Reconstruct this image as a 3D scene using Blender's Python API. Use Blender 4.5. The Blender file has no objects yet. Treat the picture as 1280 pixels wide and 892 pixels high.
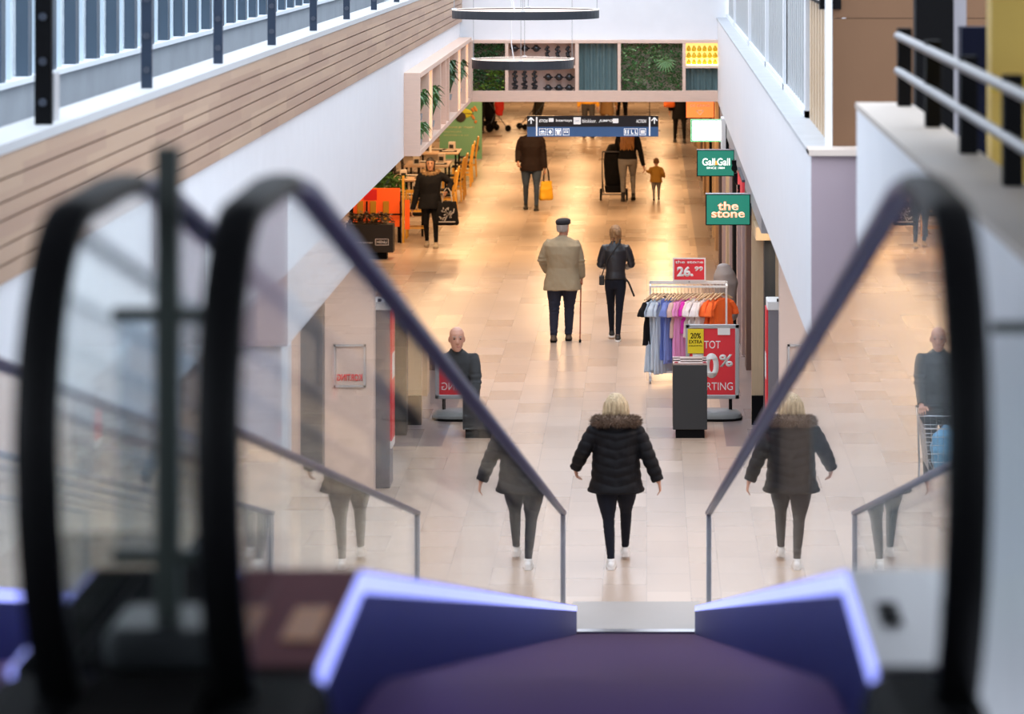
import bpy, bmesh, math, random
from mathutils import Vector, Matrix, noise
random.seed(7)
PI = math.pi
C = bpy.context.scene.collection
F = 4150.0; PX0 = 808.0; PY0 = -105.0; EYE = 6.1
def P(px, py, Y): return ((px-PX0)/F*Y, Y, EYE-(py-PY0)/F*Y)
def sc_(Y): return F/Y
# ------------------------------------------------------------------ materials
MC = {}
def mat(name, col, rough=.5, metal=0, emit=None, es=1, var=0, vs=4, bump=0, bs=60, stretch=None, spec=.5, coat=0, sheen=0, two=None):
    if name in MC: return MC[name]
    m = bpy.data.materials.new(name); m.use_nodes = True
    nt = m.node_tree; b = nt.nodes['Principled BSDF']
    col = (*col[:3], 1)
    b.inputs['Base Color'].default_value = col
    b.inputs['Roughness'].default_value = rough; b.inputs['Metallic'].default_value = metal
    b.inputs['Specular IOR Level'].default_value = spec
    if coat: b.inputs['Coat Weight'].default_value = coat; b.inputs['Coat Roughness'].default_value = .12
    if sheen: b.inputs['Sheen Weight'].default_value = sheen
    tc = nt.nodes.new('ShaderNodeTexCoord'); mp = nt.nodes.new('ShaderNodeMapping')
    nt.links.new(tc.outputs['Object'], mp.inputs['Vector'])
    if stretch: mp.inputs['Scale'].default_value = stretch
    n = nt.nodes.new('ShaderNodeTexNoise'); n.inputs['Scale'].default_value = vs; n.inputs['Detail'].default_value = 4
    nt.links.new(mp.outputs['Vector'], n.inputs['Vector'])
    v = var if (var or two) else .04
    r = nt.nodes.new('ShaderNodeMix'); r.data_type = 'RGBA'
    r.inputs['A'].default_value = tuple(max(0, c*(1-v)) for c in col[:3])+(1,)
    r.inputs['B'].default_value = (*two, 1) if two else tuple(min(1, c*(1+v)) for c in col[:3])+(1,)
    nt.links.new(n.outputs['Fac'], r.inputs['Factor']); nt.links.new(r.outputs['Result'], b.inputs['Base Color'])
    if bump:
        n2 = nt.nodes.new('ShaderNodeTexNoise'); n2.inputs['Scale'].default_value = bs; n2.inputs['Detail'].default_value = 3
        nt.links.new(mp.outputs['Vector'], n2.inputs['Vector'])
        bp = nt.nodes.new('ShaderNodeBump'); bp.inputs['Strength'].default_value = bump; bp.inputs['Distance'].default_value = .01
        nt.links.new(n2.outputs['Fac'], bp.inputs['Height']); nt.links.new(bp.outputs['Normal'], b.inputs['Normal'])
    if emit:
        b.inputs['Emission Color'].default_value = (*emit, 1); b.inputs['Emission Strength'].default_value = es
    MC[name] = m; return m
def glass_mat(name, tint=(1,1,1), ior=1.5, rough=0.0, dim=1.0):
    m = bpy.data.materials.new(name); m.use_nodes = True; nt = m.node_tree; nt.nodes.clear()
    o = nt.nodes.new('ShaderNodeOutputMaterial'); mx = nt.nodes.new('ShaderNodeMixShader')
    t = nt.nodes.new('ShaderNodeBsdfTransparent'); t.inputs['Color'].default_value = (*tint, 1)
    g = nt.nodes.new('ShaderNodeBsdfGlossy'); g.inputs['Roughness'].default_value = rough
    g.inputs['Color'].default_value = (dim, dim, dim, 1)
    f = nt.nodes.new('ShaderNodeFresnel'); f.inputs['IOR'].default_value = ior
    ge = nt.nodes.new('ShaderNodeNewGeometry'); mr = nt.nodes.new('ShaderNodeMapRange')
    mr.inputs['To Min'].default_value = ior; mr.inputs['To Max'].default_value = 1/ior
    nt.links.new(ge.outputs['Backfacing'], mr.inputs['Value']); nt.links.new(mr.outputs[0], f.inputs['IOR'])
    nt.links.new(f.outputs[0], mx.inputs[0]); nt.links.new(t.outputs[0], mx.inputs[1]); nt.links.new(g.outputs[0], mx.inputs[2])
    nt.links.new(mx.outputs[0], o.inputs[0]); MC[name] = m; return m
# ------------------------------------------------------------------ mesh builder
class MB:
    def __init__(s): s.v = []; s.f = []
    def add(s, vs, fs):
        k = len(s.v); s.v += [Vector(v) for v in vs]; s.f += [tuple(i+k for i in f) for f in fs]; return s
    def box(s, x0, x1, y0, y1, z0, z1, M=None):
        vs = [Vector(p) for p in ((x0,y0,z0),(x1,y0,z0),(x1,y1,z0),(x0,y1,z0),(x0,y0,z1),(x1,y0,z1),(x1,y1,z1),(x0,y1,z1))]
        if M: vs = [M @ v for v in vs]
        return s.add(vs, [(0,3,2,1),(4,5,6,7),(0,1,5,4),(1,2,6,5),(2,3,7,6),(3,0,4,7)])
    def bar(s, a, b, w, h=None, up=(0,0,1)):
        a = Vector(a); b = Vector(b); h = h or w; d = (b-a).normalized(); up = Vector(up)
        x = d.cross(up)
        if x.length < 1e-4: x = d.cross(Vector((0,1,0)))
        x.normalize(); u = x.cross(d)
        vs = [p + x*sx*w/2 + u*sz*h/2 for p in (a, b) for sx, sz in ((-1,-1),(1,-1),(1,1),(-1,1))]
        return s.add(vs, [(0,3,2,1),(4,5,6,7),(0,1,5,4),(1,2,6,5),(2,3,7,6),(3,0,4,7)])
    def prism(s, poly, axis, a, b):     # poly of 2D points, extruded along axis from a to b
        n = len(poly)
        def mk(p, t): return {'x': (t, p[0], p[1]), 'y': (p[0], t, p[1]), 'z': (p[0], p[1], t)}[axis]
        vs = [mk(p, a) for p in poly]+[mk(p, b) for p in poly]
        fs = [tuple(range(n))[::-1], tuple(range(n, 2*n))]+[(i, (i+1) % n, n+(i+1) % n, n+i) for i in range(n)]
        return s.add(vs, fs)
    def strip(s, prof, x0, x1):         # closed 2D strips: prof list of (y, ztop, zbot)
        n = len(prof); vs = []
        for y, zt, zb in prof: vs += [(x0,y,zt),(x1,y,zt),(x1,y,zb),(x0,y,zb)]
        fs = [(0,1,2,3), tuple(4*(n-1)+i for i in (3,2,1,0))]
        for i in range(n-1):
            k = 4*i
            for j in range(4): fs.append((k+j, k+4+j, k+4+(j+1) % 4, k+(j+1) % 4))
        return s.add(vs, fs)
    def rings(s, rings, cap=True):
        n = len(rings[0]); vs = [p for r in rings for p in r]; fs = []
        for i in range(len(rings)-1):
            for j in range(n): fs.append((i*n+j, i*n+(j+1) % n, (i+1)*n+(j+1) % n, (i+1)*n+j))
        if cap: fs += [tuple(range(n))[::-1], tuple(range((len(rings)-1)*n, len(rings)*n))]
        return s.add(vs, fs)
    def loft(s, secs, n=16, p=2.0, side=(1,0,0), round_caps=True):
        """secs: (center, rx, ry) ; ellipses normal to the path, rx along `side`"""
        pts = [Vector(c[0]) for c in secs]; out = []
        sd = Vector(side)
        def ring(c, rx, ry, t):
            x = (sd - t*sd.dot(t))
            if x.length < .05: x = Vector((0,1,0)) - t*t.y
            x.normalize(); y = t.cross(x)
            r = []
            for k in range(n):
                a = 2*PI*k/n; ca, sa = math.cos(a), math.sin(a)
                if p != 2: ca = math.copysign(abs(ca)**(2/p), ca); sa = math.copysign(abs(sa)**(2/p), sa)
                r.append(c + x*rx*ca + y*ry*sa)
            return r
        T = []
        for i in range(len(pts)):
            a = pts[max(0, i-1)]; b = pts[min(len(pts)-1, i+1)]; T.append((b-a).normalized() if (b-a).length > 1e-6 else Vector((0,0,1)))
        if round_caps:
            c, rx, ry = secs[0][0], secs[0][1], secs[0][2]; r0 = min(rx, ry)
            for q in (.15, .6, .87): out.append(ring(pts[0]-T[0]*r0*math.sqrt(1-q*q)*.8, rx*q, ry*q, T[0]))
        for (c, rx, ry), t, pt in zip(secs, T, pts): out.append(ring(pt, rx, ry, t))
        if round_caps:
            rx, ry = secs[-1][1], secs[-1][2]; r0 = min(rx, ry)
            for q in (.87, .6, .15): out.append(ring(pts[-1]+T[-1]*r0*math.sqrt(1-q*q)*.8, rx*q, ry*q, T[-1]))
        return s.rings(out)
    def tube(s, pts, r, n=8, cap=True):
        rr = r if isinstance(r, (list, tuple)) else [r]*len(pts)
        return s.loft([(p, q, q) for p, q in zip(pts, rr)], n=n, round_caps=False)
    def ball(s, c, rx, ry=None, rz=None, n=14, m=9, M=None):
        ry = ry or rx; rz = rz or rx; c = Vector(c); rs = []
        for i in range(m+1):
            a = PI*(i+.02 if i == 0 else (i-.02 if i == m else i))/m
            r = [Vector((rx*math.sin(a)*math.cos(2*PI*k/n), ry*math.sin(a)*math.sin(2*PI*k/n), rz*math.cos(a))) for k in range(n)]
            if M: r = [M @ v for v in r]
            rs.append([c+v for v in r])
        return s.rings(rs[::-1])
    def lathe(s, prof, c=(0,0,0), n=20):
        c = Vector(c)
        return s.rings([[c+Vector((max(r,.0005)*math.cos(2*PI*k/n), max(r,.0005)*math.sin(2*PI*k/n), z)) for k in range(n)] for r, z in prof])
    def mesh(s, name, off=None):
        me = bpy.data.meshes.new(name)
        vs = [v-off for v in s.v] if off else s.v
        me.from_pydata([tuple(v) for v in vs], [], s.f); me.update()
        bm = bmesh.new(); bm.from_mesh(me); bmesh.ops.recalc_face_normals(bm, faces=bm.faces); bm.to_mesh(me); bm.free()
        return me
    def build(s, name, m, parent=None, world=False, smooth=False, bevel=0, loc=None, rot=None):
        off = None
        if world and parent:
            off = Vector((0,0,0)); q = parent
            while q: off += q.location; q = q.parent
        if world and not parent:      # origin at base centre
            xs = [v.x for v in s.v]; ys = [v.y for v in s.v]; zs = [v.z for v in s.v]
            off = Vector(((min(xs)+max(xs))/2, (min(ys)+max(ys))/2, min(zs)))
        me = s.mesh(name, off); o = bpy.data.objects.new(name, me); C.objects.link(o)
        if world and not parent: o.location = off
        if loc: o.location = loc
        if rot: o.rotation_euler = rot
        if parent: o.parent = parent
        me.materials.append(m)
        if smooth: smooth_(me)
        if bevel:
            b = o.modifiers.new('Bevel', 'BEVEL'); b.width = bevel; b.segments = 2; b.limit_method = 'ANGLE'; b.angle_limit = .6
        return o
def smooth_(me, ang=.7):
    me.shade_smooth()
    try: me.set_sharp_from_angle(angle=ang)
    except Exception: pass
def tag(o, label=None, cat=None, group=None, kind=None):
    for k, v in (('label', label), ('category', cat), ('group', group), ('kind', kind)):
        if v: o[k] = v
    return o
def thing(name, label, cat, loc=(0,0,0), rz=0, group=None):
    o = bpy.data.objects.new(name, None); C.objects.link(o); o.location = loc; o.rotation_euler = (0,0,rz); o.empty_display_size = .1
    return tag(o, label, cat, group)
def copy_tree(o, parent=None):
    c = o.copy(); C.objects.link(c)
    if parent: c.parent = parent
    for ch in [x for x in o.children]: copy_tree(ch, c)
    return c
def struct(name, mb, m, label=None, **k):
    o = mb.build(name, m, None, world=True, **k); o['kind'] = 'structure'
    if label: o['label'] = label
    return o
def bake(mb, voxel, smooth_n=4, disp=None):
    me = mb.mesh('tmp'); o = bpy.data.objects.new('tmp', me); C.objects.link(o)
    r = o.modifiers.new('r', 'REMESH'); r.mode = 'VOXEL'; r.voxel_size = voxel; r.adaptivity = 0
    if smooth_n:
        sm = o.modifiers.new('s', 'SMOOTH'); sm.iterations = smooth_n; sm.factor = .5
    dg = bpy.context.evaluated_depsgraph_get(); dg.update()
    out = bpy.data.meshes.new_from_object(o.evaluated_get(dg))
    bpy.data.objects.remove(o); bpy.data.meshes.remove(me)
    if disp:
        ns = [v.normal.copy() for v in out.vertices]
        for v, n in zip(out.vertices, ns): v.co += n*disp(v.co, n)
        out.update()
    out.shade_smooth(); return out
def meshobj(name, me, m, parent):
    o = bpy.data.objects.new(name, me); C.objects.link(o); o.parent = parent
    me.name = name; me.materials.clear(); me.materials.append(m); return o
def text(s, m, parent, loc, rot, width=None, height=None, bold=0.0, extr=.002, name='lettering', shear=0, align='CENTER'):
    cu = bpy.data.curves.new('t', 'FONT'); cu.body = s; cu.align_x = align; cu.size = 1; cu.extrude = 0; cu.offset = bold; cu.shear = shear
    o = bpy.data.objects.new('t', cu); C.objects.link(o)
    dg = bpy.context.evaluated_depsgraph_get(); dg.update()
    me = bpy.data.meshes.new_from_object(o.evaluated_get(dg)); bpy.data.objects.remove(o)
    xs = [v.co.x for v in me.vertices]; ys = [v.co.y for v in me.vertices]
    w = max(xs)-min(xs); h = max(ys)-min(ys); cx = (max(xs)+min(xs))/2; cy = (max(ys)+min(ys))/2
    sx = width/w if width else None; sy = height/h if height else None
    sx = sx or sy; sy = sy or sx
    if align == 'LEFT': cx = min(xs)
    bm = bmesh.new(); bm.from_mesh(me)
    for v in bm.verts: v.co = Vector(((v.co.x-cx)*sx, (v.co.y-cy)*sy, v.co.z))
    r = bmesh.ops.extrude_face_region(bm, geom=bm.faces[:])
    for v in [g for g in r['geom'] if isinstance(g, bmesh.types.BMVert)]: v.co.z += extr
    bmesh.ops.recalc_face_normals(bm, faces=bm.faces)
    bm.to_mesh(me); bm.free(); me.materials.clear(); me.materials.append(m)
    o = bpy.data.objects.new(name, me); C.objects.link(o); o.parent = parent; o.location = loc; o.rotation_euler = rot
    return o
FRONT = (PI/2, 0, 0)      # text facing the camera (-Y)
# ------------------------------------------------------------------ palette
white = mat('white_paint', (.80,.81,.84), .55)
lilac = mat('lilac_paint', (.40,.315,.345), .6, var=.05, vs=2)
pale_lilac = mat('pale_lilac_paint', (.66,.62,.66), .6)
grey_ledge = mat('grey_ledge', (.50,.52,.55), .6, var=.12, vs=3)
concrete = mat('concrete', (.30,.33,.36), .8, var=.2, vs=2, bump=.2)
steel = mat('brushed_steel', (.55,.56,.60), .28, 1, bump=.05, bs=200, stretch=(1,.05,1))
tube_steel = mat('railing_tube', (.20,.20,.21), .42, .7)
dark_steel = mat('dark_steel', (.10,.11,.14), .35, .8)
navy_post = mat('navy_post', (.025,.04,.07), .4, .3)
blue_fin = mat('blue_grey_fin', (.045,.072,.105), .45, .2)
pale_fin = mat('pale_window_frame', (.52,.62,.70), .5)
black = mat('black_plastic', (.006,.006,.007), .7, spec=.08)
black_rub = mat('black_rubber', (.004,.004,.005), .5, spec=.2)
rail_rub = mat('handrail_rubber_sheen', (.042,.042,.135), .36, spec=.4)  # black rubber with the bluish reflected sheen put into its base colour
anth = mat('anthracite', (.028,.031,.035), .45)
wood_clad = None
pinkwood = mat('pale_pink_wood', (.78,.57,.46), .5, var=.08, vs=6, stretch=(1,1,8))
oak = mat('oak', (.46,.30,.17), .5, var=.15, vs=10, stretch=(4,4,.4))
oak2 = mat('light_oak', (.60,.44,.28), .5, var=.12, vs=10, stretch=(4,4,.4))
brownw = mat('brown_panel', (.13,.08,.065), .5, var=.1)
mauve = mat('mauve_frame', (.42,.31,.30), .5)
yellowwood = mat('yellow_wood', (.80,.42,.05), .45, var=.12, vs=12)
skin = mat('skin', (.56,.29,.20), .5, var=.06, vs=8)
skin2 = mat('skin_tan', (.48,.25,.15), .5, var=.06, vs=8)
red_ = mat('poster_red', (.78,.035,.05), .5)
white_e = mat('white_print', (.85,.85,.85), .5)
grey_ = mat('mid_grey', (.38,.39,.41), .5)
yel = mat('yellow_plastic', (.85,.60,.02), .4)
leafm = mat('leaf', (.10,.28,.06), .5, two=(.03,.11,.03), vs=9)
leafd = mat('dark_leaf', (.015,.06,.022), .5, two=(.05,.17,.04), vs=7)
leafy = mat('lime_leaf', (.30,.45,.03), .5, two=(.12,.24,.02), vs=9)
eye_m = mat('eye_dark', (.02,.015,.012), .3); lip_m = mat('lip', (.45,.16,.13), .5)
glass = glass_mat('balustrade_glass', (.93,.96,.95), 1.5)
glass2 = glass_mat('window_glass', (.93,.96,.98), 1.45)
# wood cladding material with board tone variation
def clad_mat():
    m = mat('wood_cladding', (.50,.36,.31), .5, var=.06, vs=3)
    nt = m.node_tree; b = nt.nodes['Principled BSDF']
    tc = nt.nodes.new('ShaderNodeTexCoord'); mp = nt.nodes.new('ShaderNodeMapping'); mp.inputs['Rotation'].default_value = (0, PI/2, PI/2)
    # brick: u along world Y, v along Z
    sx = nt.nodes.new('ShaderNodeSeparateXYZ'); cb = nt.nodes.new('ShaderNodeCombineXYZ')
    nt.links.new(tc.outputs['Object'], sx.inputs[0]); nt.links.new(sx.outputs['Y'], cb.inputs['X']); nt.links.new(sx.outputs['Z'], cb.inputs['Y'])
    br = nt.nodes.new('ShaderNodeTexBrick'); br.inputs['Scale'].default_value = 1; br.inputs['Brick Width'].default_value = 1.3; br.inputs['Row Height'].default_value = .1125
    br.inputs['Mortar Size'].default_value = 0; br.inputs['Color1'].default_value = (.39,.245,.165,1); br.inputs['Color2'].default_value = (.50,.34,.225,1)
    br.inputs['Bias'].default_value = -.1
    nt.links.new(cb.outputs[0], br.inputs['Vector']); nt.links.new(br.outputs['Color'], b.inputs['Base Color'])
    return m
wood_clad = clad_mat()
def floor_mat():
    m = bpy.data.materials.new('stone_floor_tiles'); m.use_nodes = True; nt = m.node_tree; b = nt.nodes['Principled BSDF']
    tc = nt.nodes.new('ShaderNodeTexCoord'); geo = nt.nodes.new('ShaderNodeNewGeometry')
    def mth(op, x, y=None):
        q = nt.nodes.new('ShaderNodeMath'); q.operation = op
        for i_, v_ in enumerate((x, y)):
            if v_ is None: continue
            if isinstance(v_, (int, float)): q.inputs[i_].default_value = v_
            else: nt.links.new(v_, q.inputs[i_])
        return q.outputs[0]
    sp = nt.nodes.new('ShaderNodeSeparateXYZ'); nt.links.new(geo.outputs['Position'], sp.inputs[0])
    u = mth('DIVIDE', mth('ADD', sp.outputs['X'], 20.0), .40); fu = mth('FLOOR', u)
    v = mth('ADD', mth('DIVIDE', sp.outputs['Y'], .80), mth('MULTIPLY', fu, .37)); fv = mth('FLOOR', v)
    cb = nt.nodes.new('ShaderNodeCombineXYZ'); nt.links.new(fu, cb.inputs[0]); nt.links.new(fv, cb.inputs[1])
    wn = nt.nodes.new('ShaderNodeTexWhiteNoise'); wn.noise_dimensions = '2D'; nt.links.new(cb.outputs[0], wn.inputs['Vector'])
    tl = nt.nodes.new('ShaderNodeMix'); tl.data_type = 'RGBA'; tl.inputs['A'].default_value = (.525,.42,.345,1); tl.inputs['B'].default_value = (.61,.495,.41,1)
    nt.links.new(wn.outputs['Value'], tl.inputs['Factor'])
    jt = mth('MAXIMUM', mth('LESS_THAN', mth('FRACT', u), .012), mth('LESS_THAN', mth('FRACT', v), .012))
    br = nt.nodes.new('ShaderNodeMix'); br.data_type = 'RGBA'; br.inputs['B'].default_value = (.36,.29,.245,1)
    nt.links.new(jt, br.inputs['Factor']); nt.links.new(tl.outputs['Result'], br.inputs['A'])
    n = nt.nodes.new('ShaderNodeTexNoise'); n.inputs['Scale'].default_value = 1.3; n.inputs['Detail'].default_value = 0
    mp2 = nt.nodes.new('ShaderNodeMapping'); mp2.inputs['Scale'].default_value = (1.0,.45,1); nt.links.new(geo.outputs['Position'], mp2.inputs[0]); nt.links.new(mp2.outputs[0], n.inputs['Vector'])
    mx = nt.nodes.new('ShaderNodeMix'); mx.data_type = 'RGBA'; mx.blend_type = 'MULTIPLY'; mx.inputs['Factor'].default_value = .35
    nt.links.new(br.outputs['Result'], mx.inputs['A']); mx.inputs['B'].default_value = (.5,.5,.5,1)
    g = nt.nodes.new('ShaderNodeMix'); g.data_type = 'RGBA'; g.blend_type = 'MULTIPLY'; g.inputs['Factor'].default_value = 1; g.inputs['B'].default_value = (1.04,1.0,.97,1)
    nt.links.new(mx.outputs['Result'], g.inputs['A'])
    # darker border strip along the right-hand shops
    sx = nt.nodes.new('ShaderNodeSeparateXYZ'); nt.links.new(geo.outputs['Position'], sx.inputs[0])
    a = nt.nodes.new('ShaderNodeMath'); a.operation = 'GREATER_THAN'; a.inputs[1].default_value = .92; nt.links.new(sx.outputs['X'], a.inputs[0])
    c = nt.nodes.new('ShaderNodeMath'); c.operation = 'GREATER_THAN'; c.inputs[1].default_value = 38.2; nt.links.new(sx.outputs['Y'], c.inputs[0])
    mu = nt.nodes.new('ShaderNodeMath'); mu.operation = 'MULTIPLY'; nt.links.new(a.outputs[0], mu.inputs[0]); nt.links.new(c.outputs[0], mu.inputs[1])
    d = nt.nodes.new('ShaderNodeMix'); d.data_type = 'RGBA'; d.inputs['B'].default_value = (.235,.19,.185,1)
    nt.links.new(mu.outputs[0], d.inputs['Factor']); nt.links.new(g.outputs['Result'], d.inputs['A'])
    nt.links.new(d.outputs['Result'], b.inputs['Base Color'])
    mr = nt.nodes.new('ShaderNodeMapRange'); mr.inputs['To Min'].default_value = .24; mr.inputs['To Max'].default_value = .34
    nt.links.new(wn.outputs['Color'], mr.inputs['Value']); nt.links.new(mr.outputs[0], b.inputs['Roughness'])
    b.inputs['Specular IOR Level'].default_value = .5
    return m
# ================================================================== SETTING
struct('floor', MB().box(-11, 3.2, 14, 130, -.15, 0), floor_mat())
# left gallery parapet: white wall, boarded cladding, white ledge
struct('wall_left', MB().box(-3.36, -3.2, 4, 57, 2.92, 4.93), white)
bd = MB(); zz = [4.93, 4.805, 4.69, 4.60, 4.475, 4.38, 4.285]
for a, b in zip(zz, zz[1:]): bd.box(-3.2, -3.165, 4, 57, b+.006, a-.006)
struct('trim_1', bd, wood_clad)
struct('trim_2', MB().box(-3.20, -3.19, 4, 57, 4.30, 4.92), mat('cladding_gap', (.03,.02,.02), .8))
struct('trim_3', MB().box(-3.42, -3.155, 4, 57, 4.93, 4.98), mat('pale_ledge', (.50,.51,.52), .6))
struct('wall_left_near', MB().box(-3.36, -3.2, 4, 22.8, 0, 2.92), pale_lilac)
struct('ceiling_near', MB().box(-6, 6, -3, 15, 7.6, 7.8), mat('near_ceiling', (.25,.25,.26), .8))
struct('wall_behind', MB().box(-6, 6, -3.2, -3, 4, 7.8), mat('near_ceiling',(.25,.25,.26)))
struct('ceiling_left', MB().box(-11, -3.36, 4, 57, 2.92, 3.1), white)
struct('trim_4', MB().box(-4.62, -3.42, 4, 57, 4.5, 4.6), mat('gutter_floor', (.20,.22,.25), .7, var=.2))
struct('trim_5', MB().box(-4.75, -4.5, 4, 57, 4.5, 4.90), concrete)
struct('trim_6', MB().box(-4.75, -4.44, 4, 57, 4.90, 4.94), mat('sill_white', (.72,.76,.80), .5))
# glazed wall above the left gutter
w = MB(); w2 = MB()
y = 9.0; k = 0
while y < 57:
    w.box(-4.56, -4.47, y, y+.16, 4.94, 7.4)
    w2.box(-4.55, -4.50, y+.50, y+.56, 4.94, 7.4)
    y += 1.0
w.box(-4.62, -4.45, 8, 57, 7.2, 7.5)
fr = struct('window_1', w, blue_fin)
o = w2.build('mullion', pale_fin, fr, world=True)
o = MB().box(-4.555, -4.545, 8, 57, 4.94, 7.3).build('pane', glass2, fr, world=True)
# roof and planting outside the glazing
struct('trim_7', MB().box(-40, -4.75, 4, 90, 4.3, 4.5), mat('gravel_roof', (.55,.57,.58), .9, var=.2, vs=1))
hedge = MB()
for i in range(1500):
    c = Vector((random.uniform(-14,-12), random.uniform(15,80), 4.5+random.random()**1.5*1.5)); a = random.uniform(0, 6.28); r = random.uniform(.15,.3)
    u = Vector((math.cos(a), math.sin(a), random.uniform(-.6,.6)))*r; v = Vector((-math.sin(a)*.5, math.cos(a)*.5, .8))*r
    hedge.add([c-u, c+v*.5, c+u, c-v*.5], [(0,1,2,3)])
tag(hedge.build('shrubbery', mat('outdoor_leaf', (.10,.16,.06), .7, two=(.25,.26,.14), vs=3), None, world=True), 'green shrubbery on the roof outside the glazed wall', 'shrubbery', kind='stuff')
# right gallery wall
struct('wall_right', MB().box(1.22, 1.40, 24.6, 57, 2.92, 4.33), white)
struct('trim_8', MB().box(1.20, 1.46, 24.55, 57, 4.33, 4.36), grey_ledge)
struct('wall_right_end', MB().box(1.222, 6, 24.55, 24.75, 2.92, 4.33), lilac)
struct('trim_9', MB().box(1.2, 6, 24.5, 24.9, 4.33, 4.375), mat('cream_sill', (.62,.52,.45), .6))
struct('ceiling_right', MB().box(1.40, 6, 24.75, 57, 2.93, 3.1), white)
# ribbed glazing of the right gallery
g = MB(); g2 = MB(); y = 29.0
while y < 56.5:
    g.box(1.40, 1.43, y, y+.16, 4.36, 7.4); y += .42
for yy in (28.6, 33.2, 38.2, 44.5, 52): g2.box(1.37, 1.45, yy, yy+.22, 4.36, 7.4)
g2.box(1.37, 1.45, 28.6, 56.9, 4.36, 4.42)
wf = struct('window_2', g, mat('grey_rib', (.50,.52,.53), .5))
g2.build('window_frame', mat('white_frame', (.78,.80,.83), .5), wf, world=True)
MB().box(1.44, 1.445, 28.8, 56.9, 4.42, 7.3).build('pane', mat('frosted_glass', (.42,.44,.45), .35), wf, world=True)
tw = MB()
for i in range(8): tw.box(1.40, 1.44, 25.1+i*.44, 25.1+i*.44+.3, 4.36, 5.42)
tw2 = struct('trim_10', tw, oak2)
struct('trim_11', MB().box(1.45, 1.47, 24.95, 28.6, 4.36, 7.4), mat('dark_timber', (.25,.17,.12), .7))  # dark brown timber backing behind the slats
aw = thing('louvre_blind', 'cream slatted blind with black cords above the timber slats on the right gallery', 'blind', (1.41, 26.7, 5.42))
bl = MB()
for i in range(7):
    z = 5.43+i*.17
    bl.add([(1.36,24.95,z),(1.36,28.5,z),(1.43,28.5,z+.16),(1.43,24.95,z+.16),(1.37,24.95,z),(1.37,28.5,z),(1.44,28.5,z+.16),(1.44,24.95,z+.16)], [(0,1,2,3),(4,5,6,7),(0,1,5,4),(1,2,6,5),(2,3,7,6),(3,0,4,7)])
bl.build('slats', mat('cream_slat', (.66,.60,.54), .6), aw, world=True)
ed = MB()
for i in range(7): ed.box(1.34, 1.37, 24.95, 28.5, 5.415+i*.17, 5.432+i*.17)
ed.build('cord', black, aw, world=True)
MB().box(1.30, 1.46, 24.88, 25.02, 5.40, 7.0).build('side_guide', black, aw, world=True)
struct('trim_12', MB().box(1.335, 1.385, 24.75, 24.83, 4.36, 7.4), mat('white_frame', (.78,.80,.83)))
# brown hoarding
hb = thing('hoarding', 'tall brown chipboard hoarding closing the gallery behind the railing', 'hoarding', (3.0, 24.95, 4.375))
hm = mat('brown_board', (.175,.090,.045), .85, var=.07, vs=3)
MB().box(1.40, 4.6, 24.9, 24.96, 4.375, 5.33).build('panel', hm, hb, world=True)
MB().box(1.40, 4.6, 24.9, 24.96, 5.335, 7.4).build('panel', hm, hb, world=True)
MB().box(1.5, 4.6, 24.92, 24.97, 5.32, 5.345).build('joint', mat('dark_joint', (.06,.03,.02), .8), hb, world=True)
# near right parapet
struct('wall_right_near', MB().box(1.07, 1.33, -2, 16.9, 0, 5.12), white)
struct('trim_13', MB().box(1.065, 1.345, -2, 16.93, 5.12, 5.15), mat('grey_ledge_sun_patches', (.42,.41,.40), .6, two=(.62,.50,.40), vs=.8, stretch=(1,.5,1)))  # peach patches of sunlight blended into the grey ledge colour
struct('wall_right_side', MB().box(1.60, 1.7, -2, 24.55, 0, 4.28), white)
struct('floor_gallery', MB().box(1.60, 6, -2, 24.6, 4.28, 4.36), mat('gallery_floor', (.35,.33,.32), .6))
rl = thing('railing', 'black railing with two steel tubes on the ledge at right', 'railing', (1.29, 12, 5.15))
for i, yy in enumerate((16.6, 14.95, 13.3, 11.7, 10.1, 8.5, 6.9)):
    MB().box(1.255, 1.325, yy-.04, yy+.04, 5.15, 5.54).build('post', black, rl, world=True, bevel=.004)
for z in (5.50, 5.325): MB().tube([(1.26,16.62,z),(1.26,4,z)], .021, 12).build('tube', tube_steel, rl, world=True, smooth=True)
# upper level things behind the railing
a = P(1167, 0, 19)
struct('trim_14', MB().box(1.535, 1.75, 18.9, 19.1, 4.36, 7.4), black)
struct('trim_15', MB().box(1.75, 1.86, 19.3, 19.5, 4.36, 7.4), mat('grey_column', (.40,.39,.44), .6))
struct('trim_16', MB().box(1.615, 1.78, 17.0, 17.2, 4.36, 5.53), mat('navy_panel', (.004,.006,.02), .7, spec=.1))
yw = MB().box(1.455, 4.0, 14.0, 14.2, 4.36, 7.4)
struct('wall_yellow', yw, mat('yellow_paint', (.66,.44,.09), .6))
struct('trim_17', MB().box(1.452, 4.0, 13.97, 14.0, 5.36, 5.42), mat('ochre_band', (.60,.42,.02), .5))
# end wall above the planted fascia, soffit beyond
struct('wall_back', MB().box(-4.5, 6, 57, 57.2, 2.93, 7.4), white)
struct('ceiling_corridor', MB().box(-11, 3.2, 57.2, 128, 2.95, 3.1), mat('cream_ceiling', (.70,.62,.52), .7))
struct('wall_far', MB().box(-11, 3.2, 127, 127.3, 0, 2.95), mat('cream_wall', (.6,.5,.4), .7))
struct('wall_left_lower', MB().box(-11, -10.8, 14, 127, 0, 2.95), mat('cream_wall', (.6,.5,.4), .7))
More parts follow.
